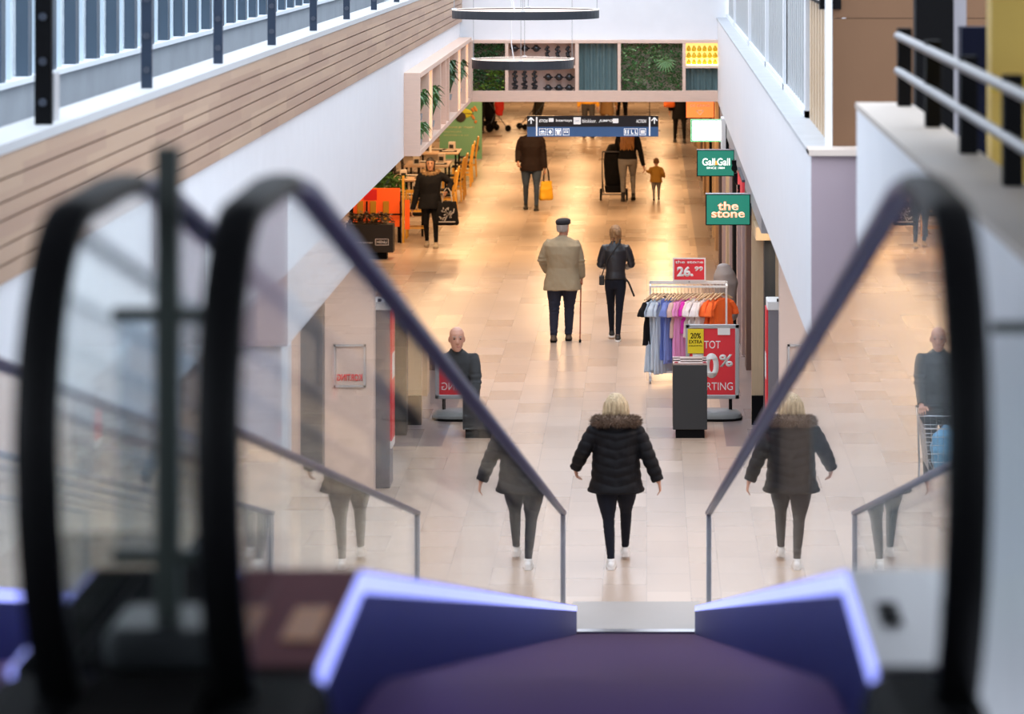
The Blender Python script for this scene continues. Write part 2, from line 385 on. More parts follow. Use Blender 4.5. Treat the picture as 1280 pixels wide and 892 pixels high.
# shopfront wall under the right gallery
beige = mat('beige_wall', (.55,.46,.42), .6, var=.05)
struct('wall_right_lower', MB().box(1.37, 3.2, 34.2, 34.4, 0, 2.92), beige)
struct('wall_right_recess', MB().box(3.1, 3.2, 24.78, 34.2, 0, 2.92), pale_lilac)
struct('trim_51', MB().box(1.48, 1.68, 29.9, 30.1, 0, 2.92), mat('slate_column', (.10,.105,.12), .5))
struct('trim_52', MB().box(2.0, 3.1, 28.0, 28.1, 0, 2.92), mat('teal_shop', (.20,.36,.36), .5))
struct('wall_right_end_lower', MB().box(1.26, 3.2, 24.6, 24.78, 0, 2.92), pale_lilac)
struct('trim_18', MB().box(1.215, 1.262, 24.55, 24.80, 0, 2.92), mat('white_frame', (.78,.80,.83)))
struct('wall_right_shops', MB().box(1.9, 2.05, 34.4, 127, 0, 2.95), mat('shop_interior', (.30,.22,.17), .6, var=.3, vs=1.5))
struct('trim_19', MB().box(1.26, 1.9, 36.4, 57, 2.62, 2.92), mat('grey_fascia', (.36,.36,.38), .5, var=.2))
# shopfront uprights (pilasters), each its own trim
ups = [ # y0, y1, x0, mat
 (39.85, 40.0, 1.265, oak2), (40.15, 40.35, 1.31, steel), (39.0, 39.3, 1.385, anth), (42.2, 42.6, 1.35, oak2),
 (44.6, 45.1, 1.34, brownw), (46.1, 46.5, 1.33, mauve), (47.4, 47.9, 1.30, mauve), (49.4, 49.9, 1.29, black), (50.9,51.4,1.28,mauve),
 (53.0,53.6,1.28,oak2), (55.2,55.8,1.27,mauve), (58,58.6,1.27,brownw), (60.5,61.2,1.26,oak), (63,63.8,1.26,oak2), (66,66.8,1.26,black),
 (69,70,1.26,oak), (73,74,1.26,oak), (77,78,1.26,brownw), (82,83,1.26,oak), (88,89,1.26,oak2), (95,96,1.26,oak)]
for i, (y0, y1, x0, m) in enumerate(ups):
    struct('trim_%d' % (20+i), MB().box(x0, x0+.17, y0, y1, 0, 2.62 if y1 < 57 else 2.95), m)
struct('baseboard_right', MB().box(1.262, 1.44, 39.80, 39.84, 0, .35), black)
# shop windows between uprights
for i, (y0, y1) in enumerate(((35.2, 38.9), (42.7, 44.5), (51.5, 52.9), (58.7, 60.4), (63.9, 65.9), (74.1, 76.9), (83.1, 87.9))):
    o = struct('window_%d' % (3+i), MB().box(1.45, 1.462, y0, y1, .1, 2.6), glass2)
hd = struct('trim_50', MB().box(1.28, 1.6, 38.9, 39.9, 2.30, 2.45), oak2)
# sale board in the wall
sb = thing('wall_frame', 'grey frame with red lettering on the beige wall behind the right handrail', 'frame', (1.62, 34.19, 1.25))
f_ = MB()
for (x0,x1,z0,z1) in ((1.456,1.784,1.25,1.27),(1.456,1.784,1.67,1.69),(1.456,1.476,1.25,1.69),(1.764,1.784,1.25,1.69)): f_.box(x0,x1,34.17,34.2,z0,z1)
f_.build('frame', grey_, sb, world=True)
text('KORTING', red_, sb, (0, -.005, .10), FRONT, width=.26, height=.07, bold=.02)
# ================================================================== MOVING WALKWAYS
SL = .2111
def zdeck(y): return 4.73 if y <= 6.95 else 4.73-SL*(y-6.95)
def zbelt(y):
    if y <= 6.3: return 4.48
    if y <= 7.7:
        t = (y-6.3)/1.4; return 4.48-SL*1.4*.5*t*t
    return max(.0, 4.48-SL*(y-7.0))
def rail_path():
    p = []; r = .375; cy, cz = 5.98, 5.195
    p += [(6.15, 4.62), (6.02, 4.63), (5.9, 4.68), (5.80, 4.76), (5.72, 4.86), (5.66, 4.96), (5.62, 5.08)]
    for i in range(12, 25):
        a = -PI/2-PI*i/24; p.append((cy+r*math.cos(a), cz+r*math.sin(a)))
    p += [(6.2, 5.572), (6.4, 5.575), (6.6, 5.567), (6.8, 5.548), (7.0, 5.52)]
    y = 8.0
    while y < 28.6: p.append((y, 5.52-SL*(y-7.0))); y += 1.0
    p.append((28.6, .96)); return p
led = mat('led_strip', (.5,.5,1), .4, emit=(.30,.35,1.0), es=1.05)
def deck_steel():
    return mat('deck_steel', (.26,.25,.27), .36, .8, bump=.04, bs=150, stretch=(1,.03,1))
skirt_m = mat('skirt_steel', (.085,.095,.23), .40, 1, bump=.04, bs=120, stretch=(1,.03,1))
skirt_m.node_tree.nodes['Principled BSDF'].inputs['Specular Tint'].default_value = (.46,.49,.82,1)
def belt_mat():
    m = mat('walkway_belt', (.060,.046,.070), .42, 1)
    m.node_tree.nodes['Principled BSDF'].inputs['Specular Tint'].default_value = (.40,.35,.50,1)
    nt = m.node_tree; b = nt.nodes['Principled BSDF']; tc = nt.nodes.new('ShaderNodeTexCoord')
    wv = nt.nodes.new('ShaderNodeTexWave'); wv.bands_direction = 'X'; wv.inputs['Scale'].default_value = 32
    nt.links.new(tc.outputs['Object'], wv.inputs['Vector']); bp = nt.nodes.new('ShaderNodeBump'); bp.inputs['Strength'].default_value = .5; bp.inputs['Distance'].default_value = .004
    nt.links.new(wv.outputs['Fac'], bp.inputs['Height']); nt.links.new(bp.outputs['Normal'], b.inputs['Normal']); return m
belt_m = belt_mat()
def walkway(cx, label, decks):
    t = thing('moving_walkway', label, 'moving walkway', (cx, 28.3, 0))
    ys = [5.2, 5.6, 6.0, 6.3, 6.5, 6.7, 6.9, 7.1, 7.3, 7.5, 7.7]+[8+i for i in range(20)]+[28.05, 28.22, 28.3]
    MB().strip([(y, zbelt(y), zbelt(y)-.12) for y in ys], cx-.50, cx+.50).build('belt', belt_m, t, world=True, smooth=True)
    MB().box(cx-.56, cx+.56, 28.3, 29.5, .0, .012).build('landing_plate', mat('landing_plate', (.36,.335,.32), .5, var=.04), t, world=True)
    cp = MB(); cp.box(cx-.50, cx+.50, 28.22, 28.33, .0, .02); cp.build('comb_plate', steel, t, world=True)
    rp = rail_path()
    for sx in (-1, 1):
        X = cx+sx*.634
        # handrail: flattened oval
        arc = [q for q in rp if q[0] <= 6.62]; slope = [q for q in rp if q[0] >= 6.59]
        MB().loft([((X, y, z), .040, .022) for y, z in arc], n=14, p=3, round_caps=False).build('newel_handrail', black_rub, t, world=True, smooth=True)
        MB().loft([((X, y, z), .036, .020) for y, z in slope], n=14, p=3, round_caps=False).build('handrail', rail_rub, t, world=True, smooth=True)
        # glass panel
        inner = [(y, z) for y, z in rp]
        arcp = [(y, z) for y, z in rp[2:]]
        low = [(28.58, zdeck(28.3)-.01)]+[(y, zdeck(y)-.01) for y in (28.2, 20, 12, 8, 6.95, 6.1)]
        MB().prism([(y, z) for y, z in arcp]+low, 'x', X-.006, X+.006).build('glass_panel', glass, t, world=True)
        # end post
        MB().box(X-.028, X+.028, 28.57, 28.64, .0, .965).build('end_post', mat('post_alu', (.66,.66,.72), .4), t, world=True, bevel=.006)
        MB().box(X-.006, X+.006, 28.545, 28.57, .22, .95).build('post_seal', dark_steel, t, world=True)
        yd = [6.05, 6.2, 6.5, 6.95]+[8+i for i in range(20)]+[28.05, 28.28]
        xi = cx+sx*.51; xo = cx+sx*.665
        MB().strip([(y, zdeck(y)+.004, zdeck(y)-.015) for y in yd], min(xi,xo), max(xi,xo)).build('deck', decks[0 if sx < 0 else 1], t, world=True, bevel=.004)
        xe = cx+sx*.68; MB().strip([(y, zdeck(y)-.012, zdeck(y)-.75 if zdeck(y) > .76 else 0) for y in yd], min(xo,xe), max(xo,xe)).build('outer_cladding', mat('outer_cladding', (.30,.30,.33), .4, .6), t, world=True)
        x2 = cx+sx*.502
        yl = [6.05, 6.5, 6.95]+[8+i for i in range(20)]+[28.05, 28.25]
        MB().strip([(y, zdeck(y)-.002, zdeck(y)-.046) for y in yl], min(xi,x2), max(xi,x2)).build('light_strip', led, t, world=True)
        x3 = cx+sx*.52
        MB().strip([(y, zdeck(y)-.046, max(0, zdeck(y)-.33)) for y in yd], min(x3,cx+sx*.503), max(x3,cx+sx*.503)).build('skirt', skirt_m, t, world=True)
        # newel base cap
        MB().box(min(xi,xo)-.03, max(xi,xo)+.03, 5.3, 6.05, 4.36, 4.73).build('end_cap', black, t, world=True, bevel=.05)
        # key switch plate on the right deck
        if sx > 0:
            MB().box(cx+.545, cx+.585, 6.40, 6.58, 4.734, 4.742).build('key_switch', black, t, world=True, bevel=.003)
        else:
            MB().box(cx-.60, cx-.53, 6.25, 6.55, 4.734, 4.738).build('warning_sticker', mat('orange_sticker', (.75,.22,.03), .5), t, world=True)
    # top landing plate
    MB().box(cx-.5, cx+.5, 3.5, 5.2, 4.40, 4.485).build('landing_plate', steel, t, world=True)
    return t
CX = -.09
walkway(CX, 'moving walkway in the middle sloping down to the floor, blue lights along its glass sides', (mat('deck_steel_brown_reflection', (.09,.065,.065), .45, 1), deck_steel()))  # same deck steel both sides; left one has its brown reflection coloured in
CX2 = -1.664
walkway(CX2, 'neighbouring moving walkway at the left edge, sloping down beside the middle one', (deck_steel(), mat('deck_steel_shade', (.010,.010,.012), .9, spec=.05)))  # same deck steel again; right one has its shade put into the colour
struct('floor_upper', MB().box(-6, 1.07, -3, 5.5, 4.2, 4.395), mat('upper_floor', (.12,.11,.11), .6))
# cover between the two walkways
cv = MB(); cv.strip([(y, zdeck(y)-.05, zdeck(y)-.12) for y in [5.6, 6.95]+[8+i for i in range(21)]], -.985, -.775)
cv.box(-.985, -.775, 5.5, 7.3, 4.3, 4.745)
struct('trim_60', cv, mat('gap_cover', (.010,.009,.009), .95, spec=.05))
# anti-climb barrier in the gap
bp_ = thing('barrier', 'dark barrier post with two crossbars and a clear panel between the two walkways', 'barrier', (-.873, 6.06, 4.745))
dkg = mat('dark_green_grey', (.05,.06,.055), .5, .1)
MB().box(-.895, -.851, 6.04, 6.08, 4.745, 5.68).build('post', dkg, bp_, world=True, bevel=.004)
MB().box(-.975, -.795, 6.045, 6.075, 5.36, 5.385).build('crossbar', dkg, bp_, world=True, bevel=.003)
MB().box(-.975, -.795, 6.045, 6.075, 4.92, 4.945).build('crossbar', dkg, bp_, world=True, bevel=.003)
MB().box(-.97, -.80, 6.085, 6.09, 4.945, 5.36).build('panel', glass_mat('barrier_clear', (.80,.84,.88), 1.3), bp_, world=True)
MB().box(-.975, -.78, 5.95, 6.2, 4.745, 4.82).build('base', anth, bp_, world=True, bevel=.02)
# second barrier right of the right handrail
MC['deck_steel_brown_reflection'].node_tree.nodes['Principled BSDF'].inputs['Specular Tint'].default_value = (.5,.36,.38,1)
bq = thing('wall_barrier', 'dark crossbar rail beside the right handrail at the picture edge', 'barrier', (.80, 6.4, 4.36))
MB().box(.665, 1.07, 6.38, 6.41, 5.298, 5.318).build('crossbar', dkg, bq, world=True)
MB().box(1.05, 1.07, 6.33, 6.46, 5.28, 5.39).build('wall_plate', dkg, bq, world=True)
# ================================================================== LEFT LEDGE RAILING
rg = thing('railing', 'row of navy posts with round clips standing along the white ledge at left', 'railing', (-3.25, 28, 4.98))
pys = [10.6, 14.2, 17.85, 21.6, 25.2, 28.8, 32.4, 36.0, 39.6, 43.2, 46.8, 50.4, 54.0]
for i, yy in enumerate(pys):
    w_ = .035 if i != 2 else .045
    p_ = MB().box(-3.285, -3.285+2*w_, yy-w_*.6, yy+w_*.6, 4.98, 6.3).build('post', navy_post if i != 2 else black, rg, world=True)
    for z in (5.10, 5.32, 5.56, 5.8):
        MB().tube([(-3.285+w_, yy-w_*.6-.012, z), (-3.285+w_, yy-w_*.6, z)], .022, 12).build('clip', dark_steel, p_, world=True)
MB().box(-3.25, -3.235, 18.15, 18.30, 4.98, 5.24).build('label_plate', mat('label_grey', (.42,.42,.43), .4), rg, world=True)
pc = thing('pipe', 'pale pipe lying in the gutter behind the left ledge', 'pipe', (-3.9, 40, 4.6))
MB().tube([(-3.9,10,4.68),(-3.9,56,4.68)], .05, 10).build('tube', grey_ledge, pc, world=True, smooth=True)
MB().tube([(-4.1,10,4.66),(-4.1,56,4.66)], .03, 10).build('tube', grey_ledge, pc, world=True, smooth=True)
# ================================================================== PEOPLE
def ik(a, c, l1, l2, pole):
    a = Vector(a); c = Vector(c); d = c-a; L = min(d.length, (l1+l2)*.999); dn = d.normalized()
    x = (l1*l1-l2*l2+L*L)/(2*L); h = math.sqrt(max(0, l1*l1-x*x)); p = Vector(pole); p = (p-dn*p.dot(dn)).normalized()
    return a+dn*x+p*h
def lerp(a, b, t): return Vector(a)*(1-t)+Vector(b)*t
def hand_into(mb, wrist, d, palm_n, side, s=1.0, curl=.5, r=.0085):
    """wrist, finger direction d, palm normal, side = thumb direction"""
    d = Vector(d).normalized(); n = Vector(palm_n); n = (n-d*n.dot(d)).normalized(); sd = d.cross(n)
    if sd.dot(Vector(side)) < 0: sd = -sd
    w = Vector(wrist)
    mb.loft([(w-d*.01*s, .024*s, .018*s), (w+d*.03*s, .034*s, .016*s), (w+d*.085*s, .040*s, .014*s)], n=12, side=sd)
    for i, (off, ln) in enumerate(((.033,.068),(.011,.078),(-.011,.072),(-.032,.056))):
        p = w+d*.085*s+sd*off*s; dd = d.copy(); pts = [p-d*.015*s]
        ang = curl*(.55+.08*i)
        for k, f in enumerate((.45,.30,.25)):
            dd = (dd*math.cos(ang)+n*math.sin(ang)).normalized(); nn = n
            pts.append(pts[-1]+dd*ln*f*s*(1.25 if k == 0 else 1)); ang = curl*.75 if k == 0 else curl*.45
            n2 = (n-dd*n.dot(dd)); 
            if n2.length > .1: nn = n2.normalized()
            n_ = nn
        mb.loft([(q, r*s*(1-.09*j), r*s*(1-.09*j)) for j, q in enumerate(pts)], n=8)
    t0 = w+d*.025*s+sd*.026*s; t1 = t0+(d*.6+sd*.8).normalized()*.034*s; t2 = t1+(d*.9+sd*.3+n*.35*curl).normalized()*.030*s; t3 = t2+(d+n*.4*curl).normalized()*.024*s
    mb.loft([(t0, .013*s, .013*s), (t1, .0115*s, .0115*s), (t2, .010*s, .010*s), (t3, .008*s, .008*s)], n=8)
def person(label, loc, yaw, H, P_, cl, cat='person', group=None, vox=.011):
    """local frame: faces +Y. P_: pose dict in metres for the person's own height; cl: clothing dict"""
    s = H/1.75; root = thing('person', label, cat, loc, yaw, group)
    W = P_.get('w', 1.0)
    hip = {k: Vector((sx*.092*s*W, 0, .91*s)) for k, sx in (('L',-1),('R',1))}
    ank = {'L': Vector(P_.get('aL', (-.09*s, 0, .085*s))), 'R': Vector(P_.get('aR', (.09*s, 0, .085*s)))}
    toe = {k: P_.get('t'+k, 0.0) for k in 'LR'}      # foot pitch (heel lift, rad)
    hy = P_.get('hy', 0.0)
    for k in hip: hip[k].y += hy
    ln = P_.get('lean', 0.0)
    def up(x, y, z):                                 # torso point with lean
        zz = z-.91*s; return Vector((x, hy+y+math.sin(ln)*zz, .91*s+math.cos(ln)*zz))
    sh = {'L': up(-.185*s*(.6+.4*W), -.01, 1.435*s), 'R': up(.185*s*(.6+.4*W), -.01, 1.435*s)}
    wr = {'L': Vector(P_.get('hL', (-.27*s, .06*s, .84*s))), 'R': Vector(P_.get('hR', (.27*s, .06*s, .84*s)))}
    knee = {k: ik(hip[k], ank[k], .425*s, .41*s, (0,1,0)) for k in 'LR'}
    elb = {k: ik(sh[k], wr[k], .285*s, .255*s, P_.get('p'+k, ((-.3 if k == 'L' else .3), -1, -.1))) for k in 'LR'}
    hd = P_.get('head', (0, 0)); hM = Matrix.Rotation(hd[0], 3, 'Z') @ Matrix.Rotation(hd[1], 3, 'X')
    nk = up(0, .01*s, 1.50*s); hs = P_.get('hs', 1.06)*s
    def hp(x, y, z): return nk+hM @ Vector((x*hs, (y+.02)*hs, (z+.125)*hs))
    # ---------------- body
    b = MB()
    b.loft([(up(0,0,.86*s), .11*s*W, .09*s*W), (up(0,0,.93*s), .135*s*W, .10*s*W), (up(0,0,1.08*s), .125*s*W, .09*s*W), (up(0,0,1.28*s), .15*s*W, .105*s*W), (up(0,-.01,1.40*s), .145*s*(.6+.4*W), .078*s), (up(0,-.01,1.47*s), .09*s, .055*s)], n=20)
    b.loft([(up(0,-.01,1.43*s), .058*s, .055*s), (nk, .053*s, .052*s), (hp(0,-.005,-.06), .052*hs, .055*hs)], n=16)
    hr = [(-.118,.024,.028,.052),(-.10,.043,.050,.036),(-.065,.058,.072,.018),(-.02,.068,.088,.006),(.02,.073,.094,.0),(.06,.071,.092,-.006),(.092,.055,.072,-.010),(.110,.028,.038,-.012)]
    b.rings([[hp(rx*math.cos(2*PI*k/20), ry*math.sin(2*PI*k/20)+yo, z) for k in range(20)] for z, rx, ry, yo in hr])
    b.loft([(hp(0,.085,.018), .008*hs, .008*hs), (hp(0,.100,-.012), .011*hs, .011*hs), (hp(0,.106,-.03), .014*hs, .011*hs), (hp(0,.090,-.036), .011*hs, .008*hs)], n=8)
    for sx in (-1, 1): b.ball(hp(sx*.075,-.008,-.008), .010*hs, .018*hs, .030*hs, n=8, m=6)
    for k, sx in (('L',-1),('R',1)):
        b.loft([(hip[k]+Vector((0,0,.02)), .078*s*W, .082*s*W), (lerp(hip[k],knee[k],.5), .060*s*W, .064*s*W), (knee[k], .047*s, .049*s), (lerp(knee[k],ank[k],.35), .043*s, .047*s), (ank[k], .034*s, .036*s)], n=14)
        fd = Vector((0, math.cos(toe[k]), -math.sin(toe[k]))); hu = Vector((0, math.sin(toe[k]), math.cos(toe[k])))
        an = ank[k]
        b.loft([(an-fd*.045*s-hu*.045*s, .030*s, .030*s), (an+fd*.03*s-hu*.04*s, .036*s, .036*s), (an+fd*.11*s-hu*.055*s, .042*s, .022*s), (an+fd*.165*s-hu*.06*s, .034*s, .014*s)], n=10)
        b.loft([(sh[k]-Vector((sx*.035,0,.025)), .045*s, .045*s), (lerp(sh[k],elb[k],.3)-Vector((sx*.006,0,0)), .043*s, .043*s), (lerp(sh[k],elb[k],.6), .041*s, .041*s), (elb[k], .038*s, .038*s), (lerp(elb[k],wr[k],.4), .038*s, .036*s), (wr[k], .026*s, .023*s)], n=12)
        fa = (wr[k]-elb[k]).normalized(); gd = P_.get('g'+k); dd = Vector(gd) if gd else fa
        pn = P_.get('n'+k, (-sx, 0, 0)); hand_into(b, wr[k]+fa*.012*s, dd, pn, P_.get('th'+k, (0, 1, 0)), s*P_.get('hsz', 1), P_.get('curl', .5))
    me = bake(b, cl.get('bvox', .0075), 3); meshobj('body', me, cl.get('skin', skin), root)
    e = MB()
    for sx in (-1, 1): e.ball(hp(sx*.029,.083,.012), .012*hs, .008*hs, .008*hs, n=8, m=6)
    e.build('eyes', eye_m, root, smooth=True)
    e = MB()
    for sx in (-1, 1): e.bar(hp(sx*.014,.096,.032), hp(sx*.045,.078,.034), .006*hs, .006*hs)
    e.build('eyebrows', cl.get('brow', eye_m), root)
    MB().loft([(hp(-.024,.082,-.066), .004*hs, .004*hs), (hp(0,.090,-.064), .007*hs, .007*hs), (hp(.024,.082,-.066), .004*hs, .004*hs)], n=8).build('lips', lip_m, root, smooth=True)
    # ---------------- trousers
    tr = cl['trousers']; q = tr.get('r', 1.12); tq = tr.get('th', 1.14); t = MB(); te = tr.get('end', .02)
    t.loft([(up(0,0,.79*s), .11*s*W*1.08, .10*s*W*1.08), (up(0,0,.90*s), .155*s*W*1.06, .118*s*W*1.08), (up(0,0,1.02*s), .135*s*W*1.08, .10*s*W*1.08)], n=20, round_caps=False)
    for k in 'LR':
        kk = q; lo = lerp(knee[k], ank[k], 1-te)
        t.loft([(hip[k]+Vector((0,0,.03)), .090*s*W*1.06, .098*s*W*1.06), (lerp(hip[k],knee[k],.25), .084*s*W*tq, .092*s*W*tq), (lerp(hip[k],knee[k],.6), .070*s*W*tq, .076*s*W*tq), (knee[k], .056*s*kk, .060*s*kk), (lerp(knee[k],ank[k],.4), .049*s*kk, .054*s*kk), (lo, .037*s*tr.get('cuff', kk), .039*s*tr.get('cuff', kk))], n=16, round_caps=False)
    def folds(amp, fx, fz, seed=0):
        def f(co, n):
            a = noise.noise(Vector((co.x*fx+seed, co.y*fx, co.z*fz))); return amp*a
        return f
    def tdisp(co, n):
        k_ = 1.0 if (abs(co.z-.09*s) < .12*s or abs(co.z-.5*s) < .1*s) else .35
        return tr.get('amp', .006)*k_*noise.noise(Vector((co.x*9, co.y*9, co.z*38)))
    meshobj('trousers', bake(t, vox, 3, tdisp), tr['m'], root)
    # ---------------- shoes
    so = cl['shoes']
    for k, sx in (('L',-1),('R',1)):
        fd = Vector((0, math.cos(toe[k]), -math.sin(toe[k]))); hu = Vector((0, math.sin(toe[k]), math.cos(toe[k]))); an = ank[k]
        u = MB(); u.loft([(an-fd*.062*s-hu*.045*s, .034*s, .036*s), (an+fd*.02*s-hu*.040*s, .043*s, .044*s), (an+fd*.10*s-hu*.052*s, .050*s, .032*s), (an+fd*.175*s-hu*.060*s, .043*s, .022*s)], n=14, p=2.3)
        u.loft([(an-hu*.04*s, .044*s, .048*s), (an+hu*so.get('top', .02)*s, .042*s, .046*s)], n=14, round_caps=False)
        sh_ = meshobj('shoe', bake(u, .008, 2), so['m'], root)
        z0 = -.085*s
        o_ = MB(); pts = [(-.085,.026),(-.06,.040),(0,.042),(.10,.052),(.17,.046),(.205,.025)]
        L_ = [an+fd*yy*s-Vector((r_*s,0,0))+hu*(z0+.002) for yy, r_ in pts]+[an+fd*yy*s+Vector((r_*s,0,0))+hu*(z0+.002) for yy, r_ in reversed(pts)]
        n_ = len(L_); o_.add(L_+[v+hu*.028*s for v in L_], [tuple(range(n_)), tuple(range(n_, 2*n_))]+[(i, (i+1) % n_, n_+(i+1) % n_, n_+i) for i in range(n_)])
        o_.build('sole', so.get('sole', so['m']), sh_)
        if so.get('laces'):
            l_ = MB()
            for j in range(4): c0 = an+fd*(.06+.022*j)*s-hu*(.008+.012*j)*s; l_.bar(c0-Vector((.02*s,0,0)), c0+Vector((.02*s,0,0)), .006*s)
            l_.build('laces', so['laces'], sh_)
    # ---------------- jacket / coat
    j = cl['coat']; h = j['hem']*s; cw = j.get('w', 1.12)*W; fl = j.get('flare', 1.0); m_ = MB(); cd = j.get('d', 1.0)
    secs = [(up(0,0,h), .165*s*cw*fl, .125*s*cw*fl*cd)]
    if h < .95*s: secs.append((up(0,0,(h+1.0*s)/2), .160*s*cw*(1+fl)/2, .124*s*cw*(1+fl)/2*cd))
    secs += [(up(0,0,1.06*s), .145*s*cw*j.get('waist',1), .112*s*cw*cd*j.get('waist',1)), (up(0,0,1.26*s), .165*s*cw, .122*s*cw*cd), (up(0,-.008,1.38*s), .178*s*cw, .108*s*cw*cd), (up(0,-.008,1.455*s), .125*s*cw, .080*s*cw), (up(0,-.005,1.50*s), .068*s*cw, .064*s*cw)]
    m_.loft(secs, n=28, p=2.35, round_caps=False)
    sr = j.get('sleeve', 1.3)
    for k, sx in (('L',-1),('R',1)):
        e1 = lerp(elb[k], wr[k], j.get('slen', .97))
        m_.loft([(sh[k]+Vector((-sx*.055*s,0,-.015*s)), .056*s, .064*s), (sh[k]+Vector((-sx*.018*s,0,-.014*s)), .069*s, .074*s), (lerp(sh[k],elb[k],.25)-Vector((sx*.008*s,0,0)), .052*s*sr, .055*s*sr), (lerp(sh[k],elb[k],.6), .049*s*sr, .049*s*sr), (elb[k], .046*s*sr, .046*s*sr), (lerp(elb[k],wr[k],.5), .043*s*sr, .042*s*sr), (e1, .036*s*sr, .034*s*sr)], n=16, round_caps=False)
    if j.get('collar'):
        m_.loft([(up(0,0,1.46*s), .075*s, .07*s), (up(0,.0,1.525*s), .070*s, .066*s)], n=16, round_caps=False)
    if j.get('hood'):
        m_.ball(up(0,-.085*s,1.44*s), .12*s, .065*s, .105*s)
    st = j.get('style'); amp = j.get('amp', .010)
    def cdisp(co, n):
        dn = 1.0
        if st == 'puffer':
            z = co.z - .05*abs(co.x)/.2
            q_ = abs(math.sin(PI*z/.085)); w_ = noise.noise(Vector((co.x*14, co.y*14, co.z*16)))
            return .008*(q_**.6)-.004+.006*w_
        a = noise.noise(Vector((co.x*7+3, co.y*7, co.z*5)))*.6+noise.noise(Vector((co.x*16+co.z*9, co.y*16, co.z*12)))*.4
        el = min((co-elb['L']).length, (co-elb['R']).length)
        return amp*(a + (.9*math.sin(co.z*110) if el < .09*s else 0)*.35)
    co_ = meshobj('coat' if h < .8*s else 'jacket', bake(m_, vox, 3, cdisp), j['m'], root)
    if j.get('seam'):
        zc = 1.40*s
        pts = [up(0, -.118*s*cw*cd*(1.0 if z > 1.1*s else 1.03), z) for z in (h+.02, 1.0*s, 1.2*s, 1.36*s)]
    if j.get('fur'):
        fc, fm = up(0, -.01*s, 1.485*s), j['fur']
        r = MB(); N = 22; rr = j.get('fur_r', (.155, .115)); th = j.get('fur_t', .042)
        def fp(a): return fc+Vector((rr[0]*s*math.cos(a), rr[1]*s*math.sin(a)-.02*s, (-.035*s if j.get('fur_open') and math.sin(a) > .6 else .03*s*(-math.sin(a)) if not j.get('fur_open') else 0)))
        for i in range(2600):
            a = random.uniform(0, 2*PI); c0 = fp(a); ph = random.uniform(0, 2*PI)
            out = Vector((math.cos(a), math.sin(a), 0)); dirn = (out*math.cos(ph)+Vector((0,0,1))*math.sin(ph)).normalized()
            b0 = c0+dirn*th*s*.75; tip = c0+dirn*th*s*random.uniform(1.15,1.65)+Vector((random.uniform(-1,1),random.uniform(-1,1),random.uniform(-1,.3)))*.012*s
            t_ = dirn.cross(Vector((math.sin(a*7+i),math.cos(i),.3))).normalized()*.0045*s; t2 = dirn.cross(t_).normalized()*.0045*s
            r.add([b0+t_, b0-t_*.5+t2, b0-t_*.5-t2, tip], [(0,1,3),(1,2,3),(2,0,3),(0,2,1)])
        r.rings([[fp(2*PI*i/N)+(Vector((math.cos(2*PI*i/N),math.sin(2*PI*i/N),0))*math.cos(q_)+Vector((0,0,1))*math.sin(q_))*th*s*.85 for q_ in [2*PI*k/10 for k in range(10)]] for i in range(N+1)], cap=False)
        r.build('fur_trim', fm, co_, smooth=True)
    # ---------------- hair
    hh = cl.get('hair')
    if hh:
        r = MB(); stl = hh['style']; zc = .012
        def cap(z0, k=1.10, y0=-.012, front=None):
            rg_ = []
            for i in range(9):
                t_ = i/8; z = z0+(.125-z0)*t_; 
                rr_ = math.sqrt(max(.02, 1-max(0, (z-.02)/.112)**2)) if z > .02 else 1
                rg_.append([hp(.078*k*rr_*math.cos(a), (.098*k*rr_*math.sin(a)+y0) if math.sin(a) < .3 or z > .055 else (.098*k*rr_*.3+y0), z) for a in [2*PI*q_/24 for q_ in range(24)]])
            r.rings(rg_)
        if stl == 'bob':
            cap(-.03, 1.30)
            r.loft([(hp(0,-.03,.05), .10*hs, .08*hs), (hp(0,-.045,-.03), .122*hs, .08*hs), (hp(0,-.05,-.105), .118*hs, .062*hs)], n=20)
            for i in range(26):
                a = PI+PI*i/25; x = .108*math.cos(a); y_ = .075*math.sin(a)-.03
                if i % 2: r.loft([(hp(x*.5,y_*.9,.09), .012*hs,.012*hs), (hp(x*.95,y_*1.12,.04), .013*hs,.013*hs), (hp(x*1.12,y_*1.2,-.04), .012*hs,.012*hs), (hp(x*1.25+random.uniform(-.02,.02),y_*1.15,-.10), .006*hs,.006*hs)], n=7)
                r.loft([(hp(x*.9,y_,.03), .020*hs,.020*hs), (hp(x*1.08,y_*1.05,-.06), .019*hs,.019*hs), (hp(x*(1.0+random.uniform(-.05,.15)),y_*1.05,-.12-random.uniform(0,.02)), .008*hs,.008*hs)], n=8)
        elif stl == 'long':
            cap(-.03, 1.14); L_ = hh.get('len', .45)
            for i in range(34):
                x = random.uniform(-.115,.115); y_ = -.085-random.uniform(0,.03)
                zz_ = [.03, -.1, -.2, -L_*.7, -L_*random.uniform(.85,1.0)]
                wv = random.uniform(.004,.014); ph = random.uniform(0,6)
                r.loft([(hp(x*(1+.35*i2/4)+wv*math.sin(ph+i2*2), y_-(.045 if i2 > 0 else 0)-(.035 if i2 > 1 else 0)-(.02 if i2 > 2 else 0), z_), (.022-.003*i2)*hs, (.020-.003*i2)*hs) for i2, z_ in enumerate(zz_)], n=8)
        elif stl == 'bun':
            cap(-.04, 1.10); r.ball(hp(.018,-.105,.03), .055*hs, .045*hs, .065*hs)
            for i in range(16):
                a = random.uniform(PI, 2*PI); r.loft([(hp(.075*math.cos(a),.09*math.sin(a)-.01,-.03), .014*hs,.014*hs), (hp(.07*math.cos(a),.088*math.sin(a)-.015,-.09), .010*hs,.010*hs), (hp(.066*math.cos(a)+random.uniform(-.015,.015),.09*math.sin(a)-.02,-.135), .004*hs,.004*hs)], n=6)
        elif stl == 'short': cap(-.035, 1.07)
        elif stl == 'fringe':
            rg_ = []
